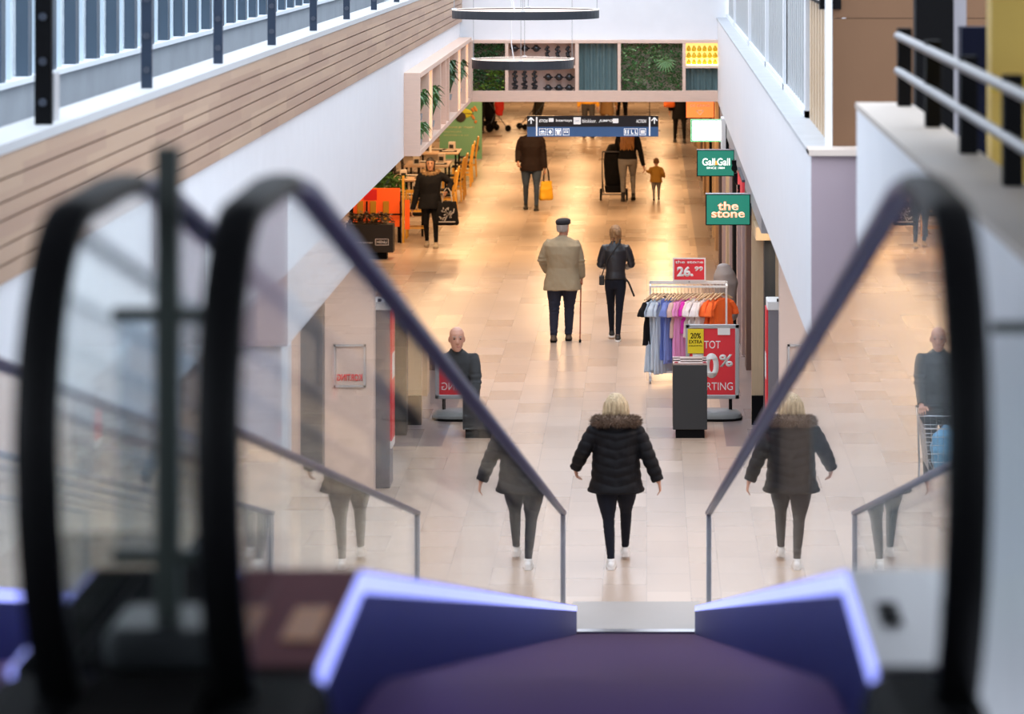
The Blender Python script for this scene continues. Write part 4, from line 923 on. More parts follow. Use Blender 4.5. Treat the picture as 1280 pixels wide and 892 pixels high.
# ================================================================== RING LAMPS
def ring(label, px, py, Y, D, h):
    x, y_, z = P(px, py, Y); t = thing('ring_lamp', label, 'lamp', (x, y_, z)); n = 56
    def rr(prof): 
        r = MB(); r.rings([[Vector((q*math.cos(2*PI*k/n), q*math.sin(2*PI*k/n), zz_)) for k in range(n)] for q, zz_ in prof], cap=False); return r
    R_ = D/2; rr([(R_,0),(R_,h),(R_-.05,h),(R_-.05,0),(R_,0)]).build('ring', mat('ring_dark', (.035,.04,.05), .45, .3), t)
    rr([(R_-.004,h),(R_-.004,h+.006),(R_-.012,h+.006),(R_-.012,h)]).build('rim', mat('rim_light', (1,.9,.8), .4, emit=(1,.82,.72), es=.7), t)
    rr([(R_-.052,h-.01),(R_-.052,.01),(R_-.06,.01),(R_-.06,h-.01)]).build('diffuser', mat('ring_diffuser', (.75,.6,.55), .5, emit=(1,.75,.6), es=.25), t)
    for a in (0, PI/2, PI, 3*PI/2):
        MB().tube([(R_*.97*math.cos(a),R_*.97*math.sin(a),h),(R_*.97*math.cos(a),R_*.97*math.sin(a),h+3.2)], .004, 6).build('wire', grey_, t)
        MB().box(R_*.97*math.cos(a)-.03,R_*.97*math.cos(a)+.03,R_*.97*math.sin(a)-.03,R_*.97*math.sin(a)+.03,h,h+.02).build('wire_clamp', white_e, t)
    MB().tube([(-.1,-R_*.97,h),(-.14,-R_*.9,h+.25),(-.15,-R_*.8,h+3.2)], .008, 6).build('power_cord', white_e, t, smooth=True)
    return t
ring('upper and larger ring lamp hanging at the top of the picture', 657, 22.5, 40.6, 1.80, .10)
ring('lower and smaller ring lamp hanging in front of the fascia shelf', 653.5, 85, 49.0, 1.50, .13)
# ================================================================== HANGING DIRECTION SIGN
Ys = 57.6; x0, _, zt = P(659, 144.5, Ys); x1, _, zb = P(823, 170.5, Ys); cxs = (x0+x1)/2
sg = thing('direction_sign', 'long black and blue direction sign hanging under the fascia', 'sign', (cxs, Ys, zb))
hw = (x1-x0)/2; hh_ = zt-zb; zm = hh_*.47
MB().box(-hw, hw, -.04, .04, 0, zm).build('blue_panel', mat('sign_blue', (.045,.12,.30), .5, emit=(.05,.13,.32), es=.25), sg)
MB().box(-hw, hw, -.041, .041, zm, hh_).build('black_panel', mat('sign_black', (.012,.012,.02), .4), sg)
wl = mat('sign_white', (.85,.88,.9), .5, emit=(.8,.85,.9), es=.45)
def sx_(px): return (px-PX0)/F*Ys-cxs
def sz_(py): return EYE-(py-PY0)/F*Ys-zb
for px in (671, 812): MB().box(sx_(px-.9), sx_(px+.9), -.047, -.041, sz_(169.5), sz_(146)).build('divider_line', wl, sg)
for px in (664, 818):
    r = MB(); yy = -.046
    r.bar((sx_(px),yy,sz_(154.5)),(sx_(px),yy,sz_(147)),.02,.006,up=(0,1,0))
    r.bar((sx_(px-3.6),yy,sz_(150.6)),(sx_(px),yy,sz_(146.8)),.02,.006,up=(0,1,0)); r.bar((sx_(px+3.6),yy,sz_(150.6)),(sx_(px),yy,sz_(146.8)),.02,.006,up=(0,1,0)); r.build('arrow', wl, sg)
def st_(s, pxa, pxb, py, ph, **k): text(s, wl, sg, (sx_((pxa+pxb)/2), -.042, sz_(py)), FRONT, width=(pxb-pxa)/F*Ys, height=ph/F*Ys, extr=.003, **k)
st_('ETOS', 674, 685, 150.8, 3.6, bold=.03, shear=.2); MB().box(sx_(686), sx_(692), -.046, -.041, sz_(152), sz_(147.5)).build('logo_block', wl, sg)
st_('Intertoys', 695, 715, 150.6, 4.2, bold=.02)
MB().box(sx_(717), sx_(726), -.046, -.041, sz_(155), sz_(146.3)).build('logo_block', wl, sg)
text('HEMA', MC['sign_black'], sg, (sx_(721.5), -.046, sz_(150.8)), FRONT, width=.085, height=.03)
st_('blokker.', 728, 746, 150.8, 4.6); st_('JUMBO', 748.5, 766, 151, 3.6, bold=.03, shear=.2)
MB().box(sx_(766), sx_(773), -.046, -.041, sz_(153.5), sz_(148)).build('logo_block', wl, sg); st_('ACTION', 795, 808, 151.2, 4.2, bold=.02, shear=.2)
def icon(px, w_=8.6, shapes=()):
    r = MB(); a, b, c, d = sx_(px), sx_(px+w_), sz_(168.8), sz_(160.3); t_ = .009
    for (u0,u1,v0,v1) in ((a,b,c,c+t_),(a,b,d-t_,d),(a,a+t_,c,d),(b-t_,b,c,d)): r.box(u0,u1,-.046,-.041,v0,v1)
    for (u0,u1,v0,v1) in shapes: r.box(a+(b-a)*u0, a+(b-a)*u1, -.046, -.041, c+(d-c)*v0, c+(d-c)*v1)
    r.build('pictogram', wl, sg)
icon(674, 8.6, ((.15,.85,.2,.32),(.3,.7,.45,.7),(.1,.9,.45,.55))); icon(684, 7.6, ((.25,.75,.35,.65),(.4,.6,.2,.8)))
icon(694, 7.6, ((.25,.75,.15,.8),(.12,.88,.62,.8))); icon(703.7, 8, ((.2,.45,.35,.6),(.55,.8,.35,.6),(.2,.8,.72,.82)))
icon(780, 17.5, ((.07,.17,.2,.8),(.25,.35,.2,.8),(.5,.56,.3,.8),(.5,.68,.2,.35),(.78,.84,.3,.8),(.78,.94,.2,.35))); icon(799.5, 8, ((.2,.8,.35,.75),(.15,.85,.2,.3)))
for px in (669, 812): MB().tube([(sx_(px),0,hh_),(sx_(px),0,2.95-zb)], .006, 6).build('hanger', black, sg)
# ================================================================== SHOP SIGNS ON THE RIGHT
def shopsign(label, pxa, pxb, pya, pyb, Y, face, name='shop_sign'):
    xa, _, za = P(pxa, pya, Y); xb, _, zb_ = P(pxb, pyb, Y)
    t = thing(name, label, 'sign', ((xa+xb)/2, Y, zb_)); w_ = (xb-xa)/2; h_ = za-zb_
    MB().box(-w_, w_, -.05, .05, 0, h_).build('casing', black, t, bevel=.004)
    MB().box(-w_+.012, w_-.012, -.054, -.049, .012, h_-.012).build('face', face, t)
    MB().box(w_, 1.31-(xa+xb)/2, -.02, .02, h_*.3, h_*.7).build('bracket', dark_steel, t)
    MB().box(-w_, w_, -.052, .052, h_-.004, h_+.006).build('top_rim', steel, t)
    return t, w_, h_
green_f = mat('green_sign', (.012,.16,.11), .5, emit=(.005,.10,.065), es=.9)
t, w_, h_ = shopsign('green square shop sign with the white words Gall & Gall', 871, 918, 187, 220, 47.7, green_f)
gt = mat('sign_letters', (.85,.85,.8), .5, emit=(.95,.95,.9), es=.7)
text('Gall', gt, t, (-w_*.37, -.055, h_*.55), FRONT, width=.185, height=.105, bold=.02); text('Gall', gt, t, (w_*.42, -.055, h_*.55), FRONT, width=.185, height=.105, bold=.02)
text('&', mat('sign_orange', (.8,.3,.02), .5, emit=(.9,.35,.03), es=.8), t, (w_*.03, -.055, h_*.51), FRONT, width=.045, height=.06, bold=.03)
text('SINCE 1884', gt, t, (0, -.055, h_*.32), FRONT, width=.26, height=.030, bold=.02)
t, w_, h_ = shopsign('green shop sign with orange lettering the stone, nearest of the signs', 882, 938, 242, 281, 39.9, green_f)
ol = mat('outline_orange', (.85,.25,.10), .5, emit=(1,.26,.11), es=.8)
inl = mat('outline_cream', (.9,.55,.40), .5, emit=(1,.60,.42), es=.7)
for s_, zz_, ww in (('the', .62, .25), ('stone', .36, .40)):
    text(s_, ol, t, (0, -.0555, h_*zz_), FRONT, width=ww, height=.105 if s_ == 'the' else .085, bold=.035, extr=.003)
    text(s_, inl, t, (0, -.0595, h_*zz_), FRONT, width=ww*.985, height=(.105 if s_ == 'the' else .085)*.95, bold=.002, extr=.002)
lit = mat('white_light_face', (.9,1,.95), .5, emit=(.86,1,.93), es=1.15)
t, w_, h_ = shopsign('glowing white shop sign with a green edge above the Gall & Gall sign', 864, 905, 149.5, 176, 53, lit)
r = MB()
for (u0,u1,v0,v1) in ((-1,1,-.02,.0),(-1,1,1,1.02),(-1.03,-1,-.02,1.02),(1,1.03,-.02,1.02)): r.box(u0*w_,u1*w_,-.056,-.045,v0*h_,v1*h_)
r.build('edge_light', mat('green_edge', (.2,.9,.4), .5, emit=(.25,.95,.40), es=1), t)
for v in (.35,.5,.65): MB().box(-w_*.6, w_*.6, -.0565, -.053, h_*v-.006, h_*v+.006).build('text_line', mat('pale_print', (.72,.85,.80), .5, emit=(.72,.86,.80), es=.8), t)
sc2 = thing('hanging_screen', 'black-backed screen mounted between the glowing white sign and the right wall', 'screen', (1.28, 52.2, 2.42))
MB().box(-.10, -.03, -.04, .5, 0, .50).build('casing', white_e, sc2, bevel=.006)
MB().box(-.03, .06, -.05, .5, -.02, .46).build('back', black, sc2, bevel=.006)
t, w_, h_ = shopsign('orange shop sign partly hidden behind the right end of the fascia', 857, 893, 122, 147.5, 62, mat('orange_sign', (.85,.17,.04), .5, emit=(1,.20,.05), es=.8))
text('DE KRING', white_e, t, (0, -.055, h_*.62), FRONT, width=.36, height=.05, bold=.03)
r = MB(); r.bar((-.07,-.056,h_*.38),(0,-.056,h_*.16),.02,.004,up=(0,1,0)); r.bar((.07,-.056,h_*.38),(0,-.056,h_*.16),.02,.004,up=(0,1,0)); r.bar((-.07,-.056,h_*.38),(.07,-.056,h_*.38),.02,.004,up=(0,1,0)); r.build('emblem', white_e, t)
rp_ = thing('hanging_banner', 'narrow red banner hanging beside the Gall & Gall sign', 'banner', (1.24, 43.6, 2.2))
MB().box(-.015, .015, -1.2, 1.0, 0, .50).build('cloth', mat('banner_red', (.85,.05,.07), .6), rp_)
MB().box(-.02, .02, -1.2, 1.0, .50, .53).build('pole', dark_steel, rp_)
for i, (yy, z_) in enumerate(((46.5,2.70),(45.2,2.62),(43.5,2.60),(42.2,2.58))):
    t = thing('spotlight', 'black spotlight on the grey fascia behind the shop signs, %s' % ['farthest','second farthest','second nearest','nearest'][i], 'lamp', (1.235, yy, z_-.16), 0, 'spotlights on the right shop fascia')
    MB().box(-.04,.04,-.06,.06,.08,.14).build('bracket', black, t); MB().tube([(0,-.08,.05),(0,.06,.02)], .045, 12).build('head', black, t, smooth=True)
# ================================================================== CLOTHES RACK
YR = 43.6; sR = F/YR
rk = thing('clothes_rack', 'white clothes rail on castors in front of the shop with the green sign', 'rack', (.55, YR, 0))
wm = mat('white_metal', (.80,.80,.80), .4); zr = 6.1-(357+105)/sR
r = MB(); xa, xb = -.50, .50
for yy in (-.22, .22): 
    r.box(xa, xb, yy-.012, yy+.012, zr, zr+.024)
for x in (xa, xb):
    r.box(x-.012, x+.012, -.22, .22, zr, zr+.024); r.box(x-.014, x+.014, -.30, .30, .10, .13)
    r.box(x-.013, x+.013, -.012, .012, .13, zr+.06)
r.box(xa, xb, -.012, .012, zr+.04, zr+.064); r.box(xa, xb, -.012, .012, .10, .125); r.build('frame', wm, rk)
for x in (xa, xb):
    for yy in (-.28, .28):
        w_ = MB().tube([(x-.012,yy,.035),(x+.012,yy,.035)], .035, 14).build('castor', grey_, rk, smooth=True); MB().box(x-.018,x+.018,yy-.02,yy+.02,.04,.10).build('fork', steel, w_)
def garment(kind, m, x, L, yaw, label, grp, hx=.19, slv=.16):
    t = thing('blouse' if L < .65 else 'dress', label, 'blouse' if L < .65 else 'dress', (x, YR+random.uniform(-.03,.03), zr-.165), yaw, grp)
    r = MB(); hw = hx
    r.loft([((0,0,-L), hw*1.12, .035), ((0,0,-L*.6), hw*1.0, .030), ((0,0,-.26), hw*.88, .028), ((0,0,-.10), hw*.98, .028), ((0,0,-.035), hw*.92, .022), ((0,0,.0), hw*.34, .022)], n=20, p=2.4, round_caps=False, side=(0,1,0))
    for s_ in (-1,1): r.loft([((0,s_*hw*.82,-.05), .035,.028), ((0,s_*(hw+.035),-.05-slv*.6), .048,.026), ((0,s_*(hw+.05),-.06-slv), .062,.028)], n=12, round_caps=False)
    sd_ = random.random()*9
    me = bake(r, .010, 2, lambda co, n: .007*noise.noise(Vector((co.x*20+sd_, co.y*26, co.z*3)))+.004*math.sin(co.y*95+sd_+co.z*4)*min(1, abs(co.z)/.4))
    meshobj('cloth', me, m, t)
    h_ = MB(); h_.tube([(0,-hw*.9,-.008),(0,-hw*.5,.025),(0,-hw*.15,.055),(0,0,.065),(0,hw*.15,.055),(0,hw*.5,.025),(0,hw*.9,-.008)], .011, 8)
    hg = h_.build('hanger', oak2, t, smooth=True)
    MB().tube([(0,0,.06),(0,0,.15),(0,.014,.168),(0,.022,.175),(0,.012,.187),(0,-.006,.18)], .0025, 6).build('hook', steel, hg)
    return t
col = lambda n, c: mat(n, c, .8, bump=.2, bs=90, sheen=.1)
gs = []
lb = col('light_blue_cloth', (.50,.60,.72)); pw = col('periwinkle_cloth', (.17,.24,.62)); pk = col('pink_cloth', (.78,.30,.62)); mg = col('magenta_cloth', (.72,.03,.48))
wh = col('white_cloth', (.82,.78,.80)); cr = col('cream_cloth', (.80,.74,.68)); og = col('orange_cloth', (.92,.15,.02)); bg_ = col('blush_cloth', (.66,.46,.42))
spec_ = [(blk_cloth,.60,'black'),(lb,0.95,'light blue'),(lb,0.92,'light blue'),(lb,.98,'light blue'),(pw,.80,'periwinkle blue'),(pw,.84,'periwinkle blue'),(pw,.80,'periwinkle blue'),(bg_,.50,'blush'),
 (pk,.82,'pink'),(pk,.86,'pink'),(pk,.80,'pink'),(mg,.45,'magenta'),(cr,.50,'cream'),(wh,.46,'white'),(wh,.48,'white'),(wh,.44,'white'),(wh,.46,'white'),(og,.52,'orange'),(og,.55,'orange'),(og,.50,'orange'),(og,.53,'orange')]
cnt = {}
tot = {}
for m, L, nm in spec_: tot[nm] = tot.get(nm, 0)+1
for i, (m, L, nm) in enumerate(spec_):
    cnt[nm] = cnt.get(nm, 0)+1; k_ = cnt[nm]; kind = 'blouse' if L < .65 else 'dress'
    ordn = '' if tot[nm] == 1 else ', %s %s from the left' % (['first','second','third','fourth','fifth'][k_-1], nm+' one')
    ang = -random.uniform(.45,.95)
    garment(kind, m, .09+.92*i/20, L, ang, '%s %s on the white clothes rail%s' % (nm, kind, ordn), 'clothes on the white rail')
pr_ = thing('price_sign', 'red sign reading 26,99 clipped above the clothes rail', 'sign', ((861.5-PX0)/sR, YR-.02, zr+.064))
wq, hq = 20.5/sR, 29/sR
MB().box(-wq, wq, -.006, .006, .0, hq).build('board', white_e, pr_); MB().box(-wq+.018, wq-.018, -.009, -.005, .018, hq-.018).build('face', red_, pr_)
text('the stone', white_e, pr_, (0, -.009, hq*.82), FRONT, width=wq*1.7, height=.04, bold=.02)
text('26,', white_e, pr_, (-wq*.25, -.009, hq*.38), FRONT, width=wq*1.0, height=.155, bold=.05); text('99', white_e, pr_, (wq*.58, -.009, hq*.53), FRONT, width=wq*.52, height=.06, bold=.04)
MB().box(-.01,.01,-.004,.01,-.02,.02).build('clip', grey_, pr_)
# mannequin torso behind the rack
mq = thing('display_torso', 'pale grey draped display torso standing behind the right end of the clothes rail', 'mannequin', (1.09, 45.6, 0))
r = MB(); r.loft([((0,0,.62), .17,.12), ((0,0,.85), .14,.11), ((0,0,1.05), .17,.13), ((-.02,0,1.18), .15,.12), ((-.03,0,1.27), .10,.08)], n=18)
meshobj('torso', bake(r, .014, 3, lambda co, n: .010*noise.noise(co*8)), mat('pale_drape', (.27,.26,.28), .5, two=(.36,.29,.24), vs=5), mq)
MB().tube([(0,0,.02),(0,0,.65)], .018, 10).build('pole', steel, mq); MB().lathe([(0,0),(.16,0),(.16,.012),(.03,.025),(0,.025)]).build('foot', steel, mq, smooth=True)
# ================================================================== POSTER STAND
sP = 103.; YP = F/sP
ps = thing('poster_stand', 'grey framed red sale poster on an oval foot beside the waste bin', 'sign', ((890.5-PX0)/sP, YP, 0))
w_ = 33.5/sP; z0_, z1_ = 6.1-(498+105)/sP, 6.1-(405+105)/sP
fr2 = mat('alu_frame', (.50,.52,.54), .35, .5)
r = MB(); b_ = .05
r.box(-w_, w_, -.03, .0, z0_, z0_+b_); r.box(-w_, w_, -.03, .0, z1_-b_, z1_); r.box(-w_, -w_+b_, -.03, 0, z0_, z1_); r.box(w_-b_, w_, -.03, 0, z0_, z1_)
r.build('frame', fr2, ps, bevel=.006); MB().box(-w_+.03, w_-.03, -.018, .01, z0_+.03, z1_-.03).build('poster', red_, ps)
def pt_(s_, pxa, pxb, pya, pyb, m=white_e, **k): text(s_, m, ps, (((pxa+pxb)/2-890.5)/sP, -.019, 6.1-((pya+pyb)/2+105)/sP), FRONT, width=(pxb-pxa)/sP, height=(pyb-pya)/sP, **k)
pt_('TOT', 880, 900.5, 425.5, 435); pt_('50', 864, 898.5, 441, 472, bold=.05); pt_('%', 899, 916, 442.5, 458, bold=.03); pt_('KORTING', 866, 916, 477.5, 487)
MB().box((897-890.5)/sP, (912.5-890.5)/sP, -.033, -.017, 6.1-(418+105)/sP, 6.1-(409.5+105)/sP).build('paper_tag', white_e, ps)
yb_ = MB().box((859.5-890.5)/sP, (879.5-890.5)/sP, -.036, -.03, 6.1-(441+105)/sP, 6.1-(410.5+105)/sP).build('yellow_notice', mat('notice_yellow', (.85,.66,.02), .5), ps)
for s_, a_, c_ in (('20%', 419, 7), ('EXTRA', 426.5, 4.5), ('KASSAKORTING', 431.5, 1.6)):
    text(s_, black, ps, ((869.5-890.5)/sP, -.036, 6.1-(a_+105)/sP), FRONT, width=(13 if s_ == '20%' else 16.5)/sP, height=c_/sP, bold=.02, extr=.001)
for s_ in (-.2, .22): MB().box(s_-.02, s_+.02, -.015, .02, .10, z0_+.02).build('leg', black, ps)
r = MB(); ov = [(.34*math.cos(2*PI*k/28)*(1 if True else 1), .22*math.sin(2*PI*k/28)) for k in range(28)]
def oval(f, z): return [Vector((math.copysign(abs(math.cos(2*PI*k/32))**.7, math.cos(2*PI*k/32))*.36*f, math.copysign(abs(math.sin(2*PI*k/32))**.8, math.sin(2*PI*k/32))*.24*f, z)) for k in range(32)]
r.rings([oval(1,0.0), oval(1.02,.03)]); r.build('foot_rim', black, ps)
r = MB(); r.rings([oval(.99,.03), oval(.97,.07), oval(.85,.105), oval(.5,.12), oval(.05,.12)]); r.build('foot', mat('foot_grey', (.22,.24,.25), .4), ps, smooth=True)
# ================================================================== WASTE BIN
sB = 107.; YB = F/sB
wb = thing('waste_bin', 'tall anthracite waste bin with two top slots, standing in front of the red poster', 'bin', ((862.5-PX0)/sB, YB, 0))
hw = 21.5/sB; hz = 6.1-(456+105)/sB; dp = .60
MB().box(-hw, hw, 0, dp, .10, hz).build('body', anth, wb, bevel=.008); MB().box(-hw+.035, hw-.03, .02, dp-.03, 0, .10).build('plinth', black, wb)
mt = mat('bin_top', (.55,.42,.40), .3, .7)
r = MB(); r.box(-hw+.002, hw-.002, .002, .10, hz, hz+.02); r.box(-hw+.002, hw-.002, .20, .30, hz, hz+.02); r.box(-hw+.002, hw-.002, .42, dp, hz, hz+.02); r.box(-hw+.002, -hw+.09, .1, .5, hz, hz+.02); r.box(hw-.05, hw-.002, .1, .5, hz, hz+.02)
r.build('lid', mt, wb); MB().box(-hw+.06, hw-.04, .10, .20, hz-.001, hz+.006).build('slot', black, wb); MB().box(-hw+.06, hw-.04, .30, .42, hz-.001, hz+.006).build('slot', black, wb)
for x in (-hw+.04, hw-.03): MB().lathe([(.022,0),(.022,.012),(.012,.012),(.012,0)], (x,.05,hz+.02), 14).build('lock', mat('bin_lock', (.5,.05,.08), .4), wb)
MB().box(-.005, .0, -.003, .001, .12, hz-.02).build('door_gap', black, wb) if False else None
# information totem by the shopfront
tt = thing('totem', 'grey totem with a red poster on its side standing under the right gallery', 'totem', (1.36, 35.4, 0))
MB().box(-.06, .10, 0, .45, 0, 1.90).build('body', mat('totem_grey', (.21,.20,.23), .5), tt, bevel=.006)
MB().box(-.07, .11, -.01, .46, 1.90, 1.99).build('top_cap', white_e, tt, bevel=.006); MB().lathe([(0,0),(.02,0),(.02,.03),(0,.03)], (.05,-.0,1.99), 12).build('sensor', black, tt)
MB().box(-.08, -.062, .02, .43, .5, 1.9).build('poster', red_, tt); MB().box(-.083, -.08, .08, .37, 1.15, 1.42).build('white_print', white_e, tt)
MB().box(-.082, -.062, .02, .43, .42, .5).build('white_band', white_e, tt)
# ================================================================== LEFT SIDE: CAFE, STALL, BANNER
sb_ = 50.; YB_ = 83
gb = thing('banner_wall', 'green advertising banner with a picture of a person and a dark round badge', 'banner', ((576-PX0)/50., YB_, 0))
hw = .53; ht = 1.48; MB().box(-hw, hw, -.02, .02, .0, ht).build('panel', mat('banner_green', (.10,.36,.20), .55, two=(.22,.40,.26), vs=1.2), gb)
MB().box(-hw, hw, -.15, .15, 0, .03).build('foot', grey_, gb)
r = MB(); r.ball((.02,-.03,1.17), .27,.012,.13, n=20, m=8); r.build('yellow_shape', mat('chartreuse', (.52,.50,.02), .6), gb, smooth=True)
r = MB(); r.ball((.0,-.04,1.08), .13,.012,.13, n=18, m=8); r.box(-.30,.32,-.045,-.03,1.155,1.17); r.build('dark_shape', mat('dark_print', (.03,.02,.02), .6), gb, smooth=True)
r = MB(); r.ball((.0,-.045,1.33), .06,.012,.085, n=14, m=8); r.build('face_shape', mat('face_print', (.55,.30,.16), .6), gb, smooth=True)
r = MB(); r.ball((.0,-.040,1.42), .075,.012,.06, n=14, m=8); r.build('hair_shape', mat('dark_print', (.03,.02,.02)), gb, smooth=True)
for i in range(16):
    sx = -1 if i % 2 else 1; r = MB() if i == 0 else r; r.ball((sx*random.uniform(.28,.42),-.035,random.uniform(.95,1.4)), .035,.01,.04, n=8, m=5)
r.build('flower_shapes', mat('rust_flowers', (.45,.08,.04), .6, two=(.55,.30,.05), vs=12), gb, smooth=True)
bt = mat('banner_text', (.55,.62,.38), .6)
text('Ontmoet je nieuwe', bt, gb, (-.06,-.022,.82), FRONT, width=.80, height=.075, bold=.02); text('favoriete plek', bt, gb, (-.20,-.022,.71), FRONT, width=.45, height=.055); text('altijd dichtbij in de stad', bt, gb, (-.12,-.022,.62), FRONT, width=.62, height=.05)
MB().tube([(.38,-.03,.30),(.38,-.02,.30)], .09, 22).build('badge', mat('badge_dark', (.035,.04,.03), .6), gb); MB().tube([(.38,-.034,.30),(.38,-.03,.30)], .055, 22).build('badge_centre', mat('badge_grey', (.20,.17,.15), .6), gb)
def table(label, loc, w_, d_, m=oak2):
    t = thing('cafe_table', label, 'table', loc, 0, 'cafe tables')
    MB().box(-w_/2, w_/2, -d_/2, d_/2, .72, .755).build('tabletop', m, t, bevel=.006)
    for sx in (-1,1):
        for sy in (-1,1): MB().box(sx*(w_/2-.06)-.02, sx*(w_/2-.06)+.02, sy*(d_/2-.08)-.02, sy*(d_/2-.08)+.02, 0, .72).build('leg', black, t)
    return t
ttop = mat('pale_tabletop', (.62,.42,.28), .4, var=.08, vs=8)
tl = ['nearest one, behind the orange stall', 'second from the stall', 'third from the stall', 'farthest, before the green banner']
tys = [63.9, 68.0, 71.8, 75.6]
for i, yy in enumerate(tys): table('pale cafe table on black legs, %s' % tl[i], (-4.72 if i else -4.68, yy, 0), .95, 1.5, ttop)
def chair(label, loc, rz, m, grp, first=None):
    if first:
        c = copy_tree(first); c.location = loc; c.rotation_euler = (0,0,rz); c['label'] = label; c['group'] = grp; return c
    t = thing('wooden_chair', label, 'chair', loc, rz, grp)
    MB().box(-.21,.21,-.20,.21,.43,.46).build('seat', black if m is yellowwood else m, t, bevel=.008)
    for sx in (-1,1):
        MB().bar((sx*.19,.19,0),(sx*.19,.18,.43),.035).build('leg', m, t); MB().bar((sx*.19,-.21,0),(sx*.19,-.19,.45),.035).build('leg', m, t)
        MB().bar((sx*.19,-.19,.45),(sx*.19,-.26,.92),.035).build('back_post', m, t)
    r = MB(); r.bar((-.19,-.26,.90),(.19,-.26,.90),.03,.06); r.bar((-.19,-.205,.52),(.19,-.205,.52),.02,.035)
    for i in range(6): x = -.15+.06*i; r.bar((x,-.205,.52),(x,-.255,.88),.018)
    r.build('backrest', m, t); r = MB()
    for a_, b_ in (((-.19,.185,.2),(.19,.185,.2)),((-.19,-.2,.2),(.19,-.2,.2)),((-.19,-.2,.26),(-.19,.185,.26)),((.19,-.2,.26),(.19,.185,.26)),((-.19,.18,.40),(.19,.18,.40))): r.bar(a_,b_,.02,.025)
    r.build('stretchers', m, t); return t
cy = chair('yellow slatted wooden chair at the aisle side of the cafe tables, nearest of the row', (-4.12, 67.4, 0), PI/2, yellowwood, 'yellow chairs along the aisle')
nms = ['second', 'third', 'fourth', 'fifth', 'sixth', 'seventh', 'farthest']
for i, (yy, xx) in enumerate(((68.6,-4.13),(71.2,-4.15),(72.4,-4.16),(75.0,-4.18),(76.2,-4.2),(77.9,-4.2))): chair('yellow slatted wooden chair at the aisle side of the cafe tables, %s of the row' % nms[i if i < 5 else 6], (xx, yy, 0), PI/2+random.uniform(-.1,.1), yellowwood, 'yellow chairs along the aisle', cy)
chair('yellow wooden chair with black seat standing behind the woman in the parka', (-4.35, 63.0, 0), 0, yellowwood, 'chair facing the table', cy)
bc = chair('dark chair on the wall side of the cafe tables, nearest of the row', (-5.35, 67.8, 0), -PI/2, mat('dark_wood', (.03,.02,.015), .5), 'dark chairs on the wall side')
for i, yy in enumerate((69.2, 71.5, 73.2, 75.4)): chair('dark chair on the wall side of the cafe tables, %s of the row' % nms[i if i < 3 else 6], (-5.35, yy, 0), -PI/2, None, 'dark chairs on the wall side', bc)
k_ = 0
for i, yy in enumerate(tys):
    for (dx, dy, kind) in ((-.25,-.4,'menu_box'),(.2,-.25,'tray'),(-.1,.3,'tray'),(.25,.4,'menu_box')):
        lc = (-4.70+dx, yy+dy, .755); pl = ['the nearest cafe table','the second cafe table','the third cafe table','the farthest cafe table'][i]; wh_ = ['front left','front right','back left','back right'][k_ % 4]; k_ += 1
        if kind == 'menu_box':
            t = thing('napkin_box', 'white napkin box at the %s of %s' % (wh_, pl), 'box', lc, random.uniform(-.3,.3), 'napkin boxes')
            MB().box(-.07,.07,-.06,.06,0,.18).build('box', mat('box_white', (.78,.72,.66), .6), t, bevel=.006); MB().box(-.05,.05,-.062,-.06,.03,.12).build('print', blkshoe, t)
        else:
            t = thing('serving_tray', 'black serving tray with paper liner at the %s of %s' % (wh_, pl), 'tray', lc, random.uniform(-.3,.3), 'serving trays')
            MB().box(-.20,.20,-.15,.15,0,.018).build('tray', black, t, bevel=.006); MB().box(-.14,.14,-.10,.10,.018,.022).build('paper_liner', mat('box_white', (.7,.58,.48)), t)
# black planter with lettering
pb = thing('planter_box', 'black planter box with white framed lettering at the edge of the aisle', 'planter', (-4.92, 59.2, 0))
MB().box(-.42,.42,-.2,.2,.12,.62).build('box', anth if False else mat('planter_black', (.022,.017,.013), .55), pb, bevel=.01); MB().box(-.36,.30,-.15,.15,0,.12).build('base', black, pb)
text('kom binnen', white_e, pb, (-.10,-.202,.30), FRONT, width=.30, height=.035)
r = MB(); 
for (a_,b_,c_,d_) in ((.10,.34,.25,.262),(.10,.34,.355,.367),(.10,.112,.25,.367),(.328,.34,.25,.367)): r.box(a_,b_,-.204,-.2,c_,d_)
r.build('lettering_frame', white_e, pb); text('MENU', white_e, pb, (.22,-.202,.308), FRONT, width=.18, height=.05, bold=.03)
foliage('planter_plants', 'dry brown planting in the black planter box', -5.3, -4.55, 59.06, 59.34, .62, .80, 260, mat('dry_leaf', (.22,.13,.07), .8, two=(.06,.05,.03), vs=9), .10)
# orange stall
os_ = thing('market_stall', 'bright orange stall front with yellow crates and black rails', 'stall', (-4.98, 62.0, 0))
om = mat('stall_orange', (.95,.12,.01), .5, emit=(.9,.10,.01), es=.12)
MB().box(-.50,.38,-.02,.02,.30,1.02).build('front_panel', om, os_, bevel=.01)
MB().box(-.30,-.05,-.03,-.02,.80,1.0).build('red_label', mat('label_red', (.7,.01,.01), .5), os_)
for x in (-.36,-.12,.12): MB().box(x-.055,x+.055,-.06,-.02,.36,.78).build('crate', mat('crate_ochre', (.48,.24,.01), .6), os_, bevel=.006)
r = MB(); r.box(-.52,.42,-.08,-.06,.52,.55); 
for x in (-.52,-.25,.38): r.box(x,x+.03,-.08,-.05,0,.78)
r.build('rail', black, os_); MB().box(.42,.46,-.03,.03,0,1.25).build('post', yellowwood, os_); MB().box(.47,.56,-.02,.02,.25,.8).build('side_panel', om, os_)
for x in (-.45,.33): MB().box(x,x+.05,.02,.3,0,.9).build('leg', black, os_)
foliage('stall_plants', 'green bushy plants behind the orange stall', -5.45, -4.60, 62.5, 63.0, .9, 1.22, 420, leafm, .11)
tp = thing('partition', 'teal partition panel behind the nearest cafe table', 'partition', (-5.42, 66.2, 0))
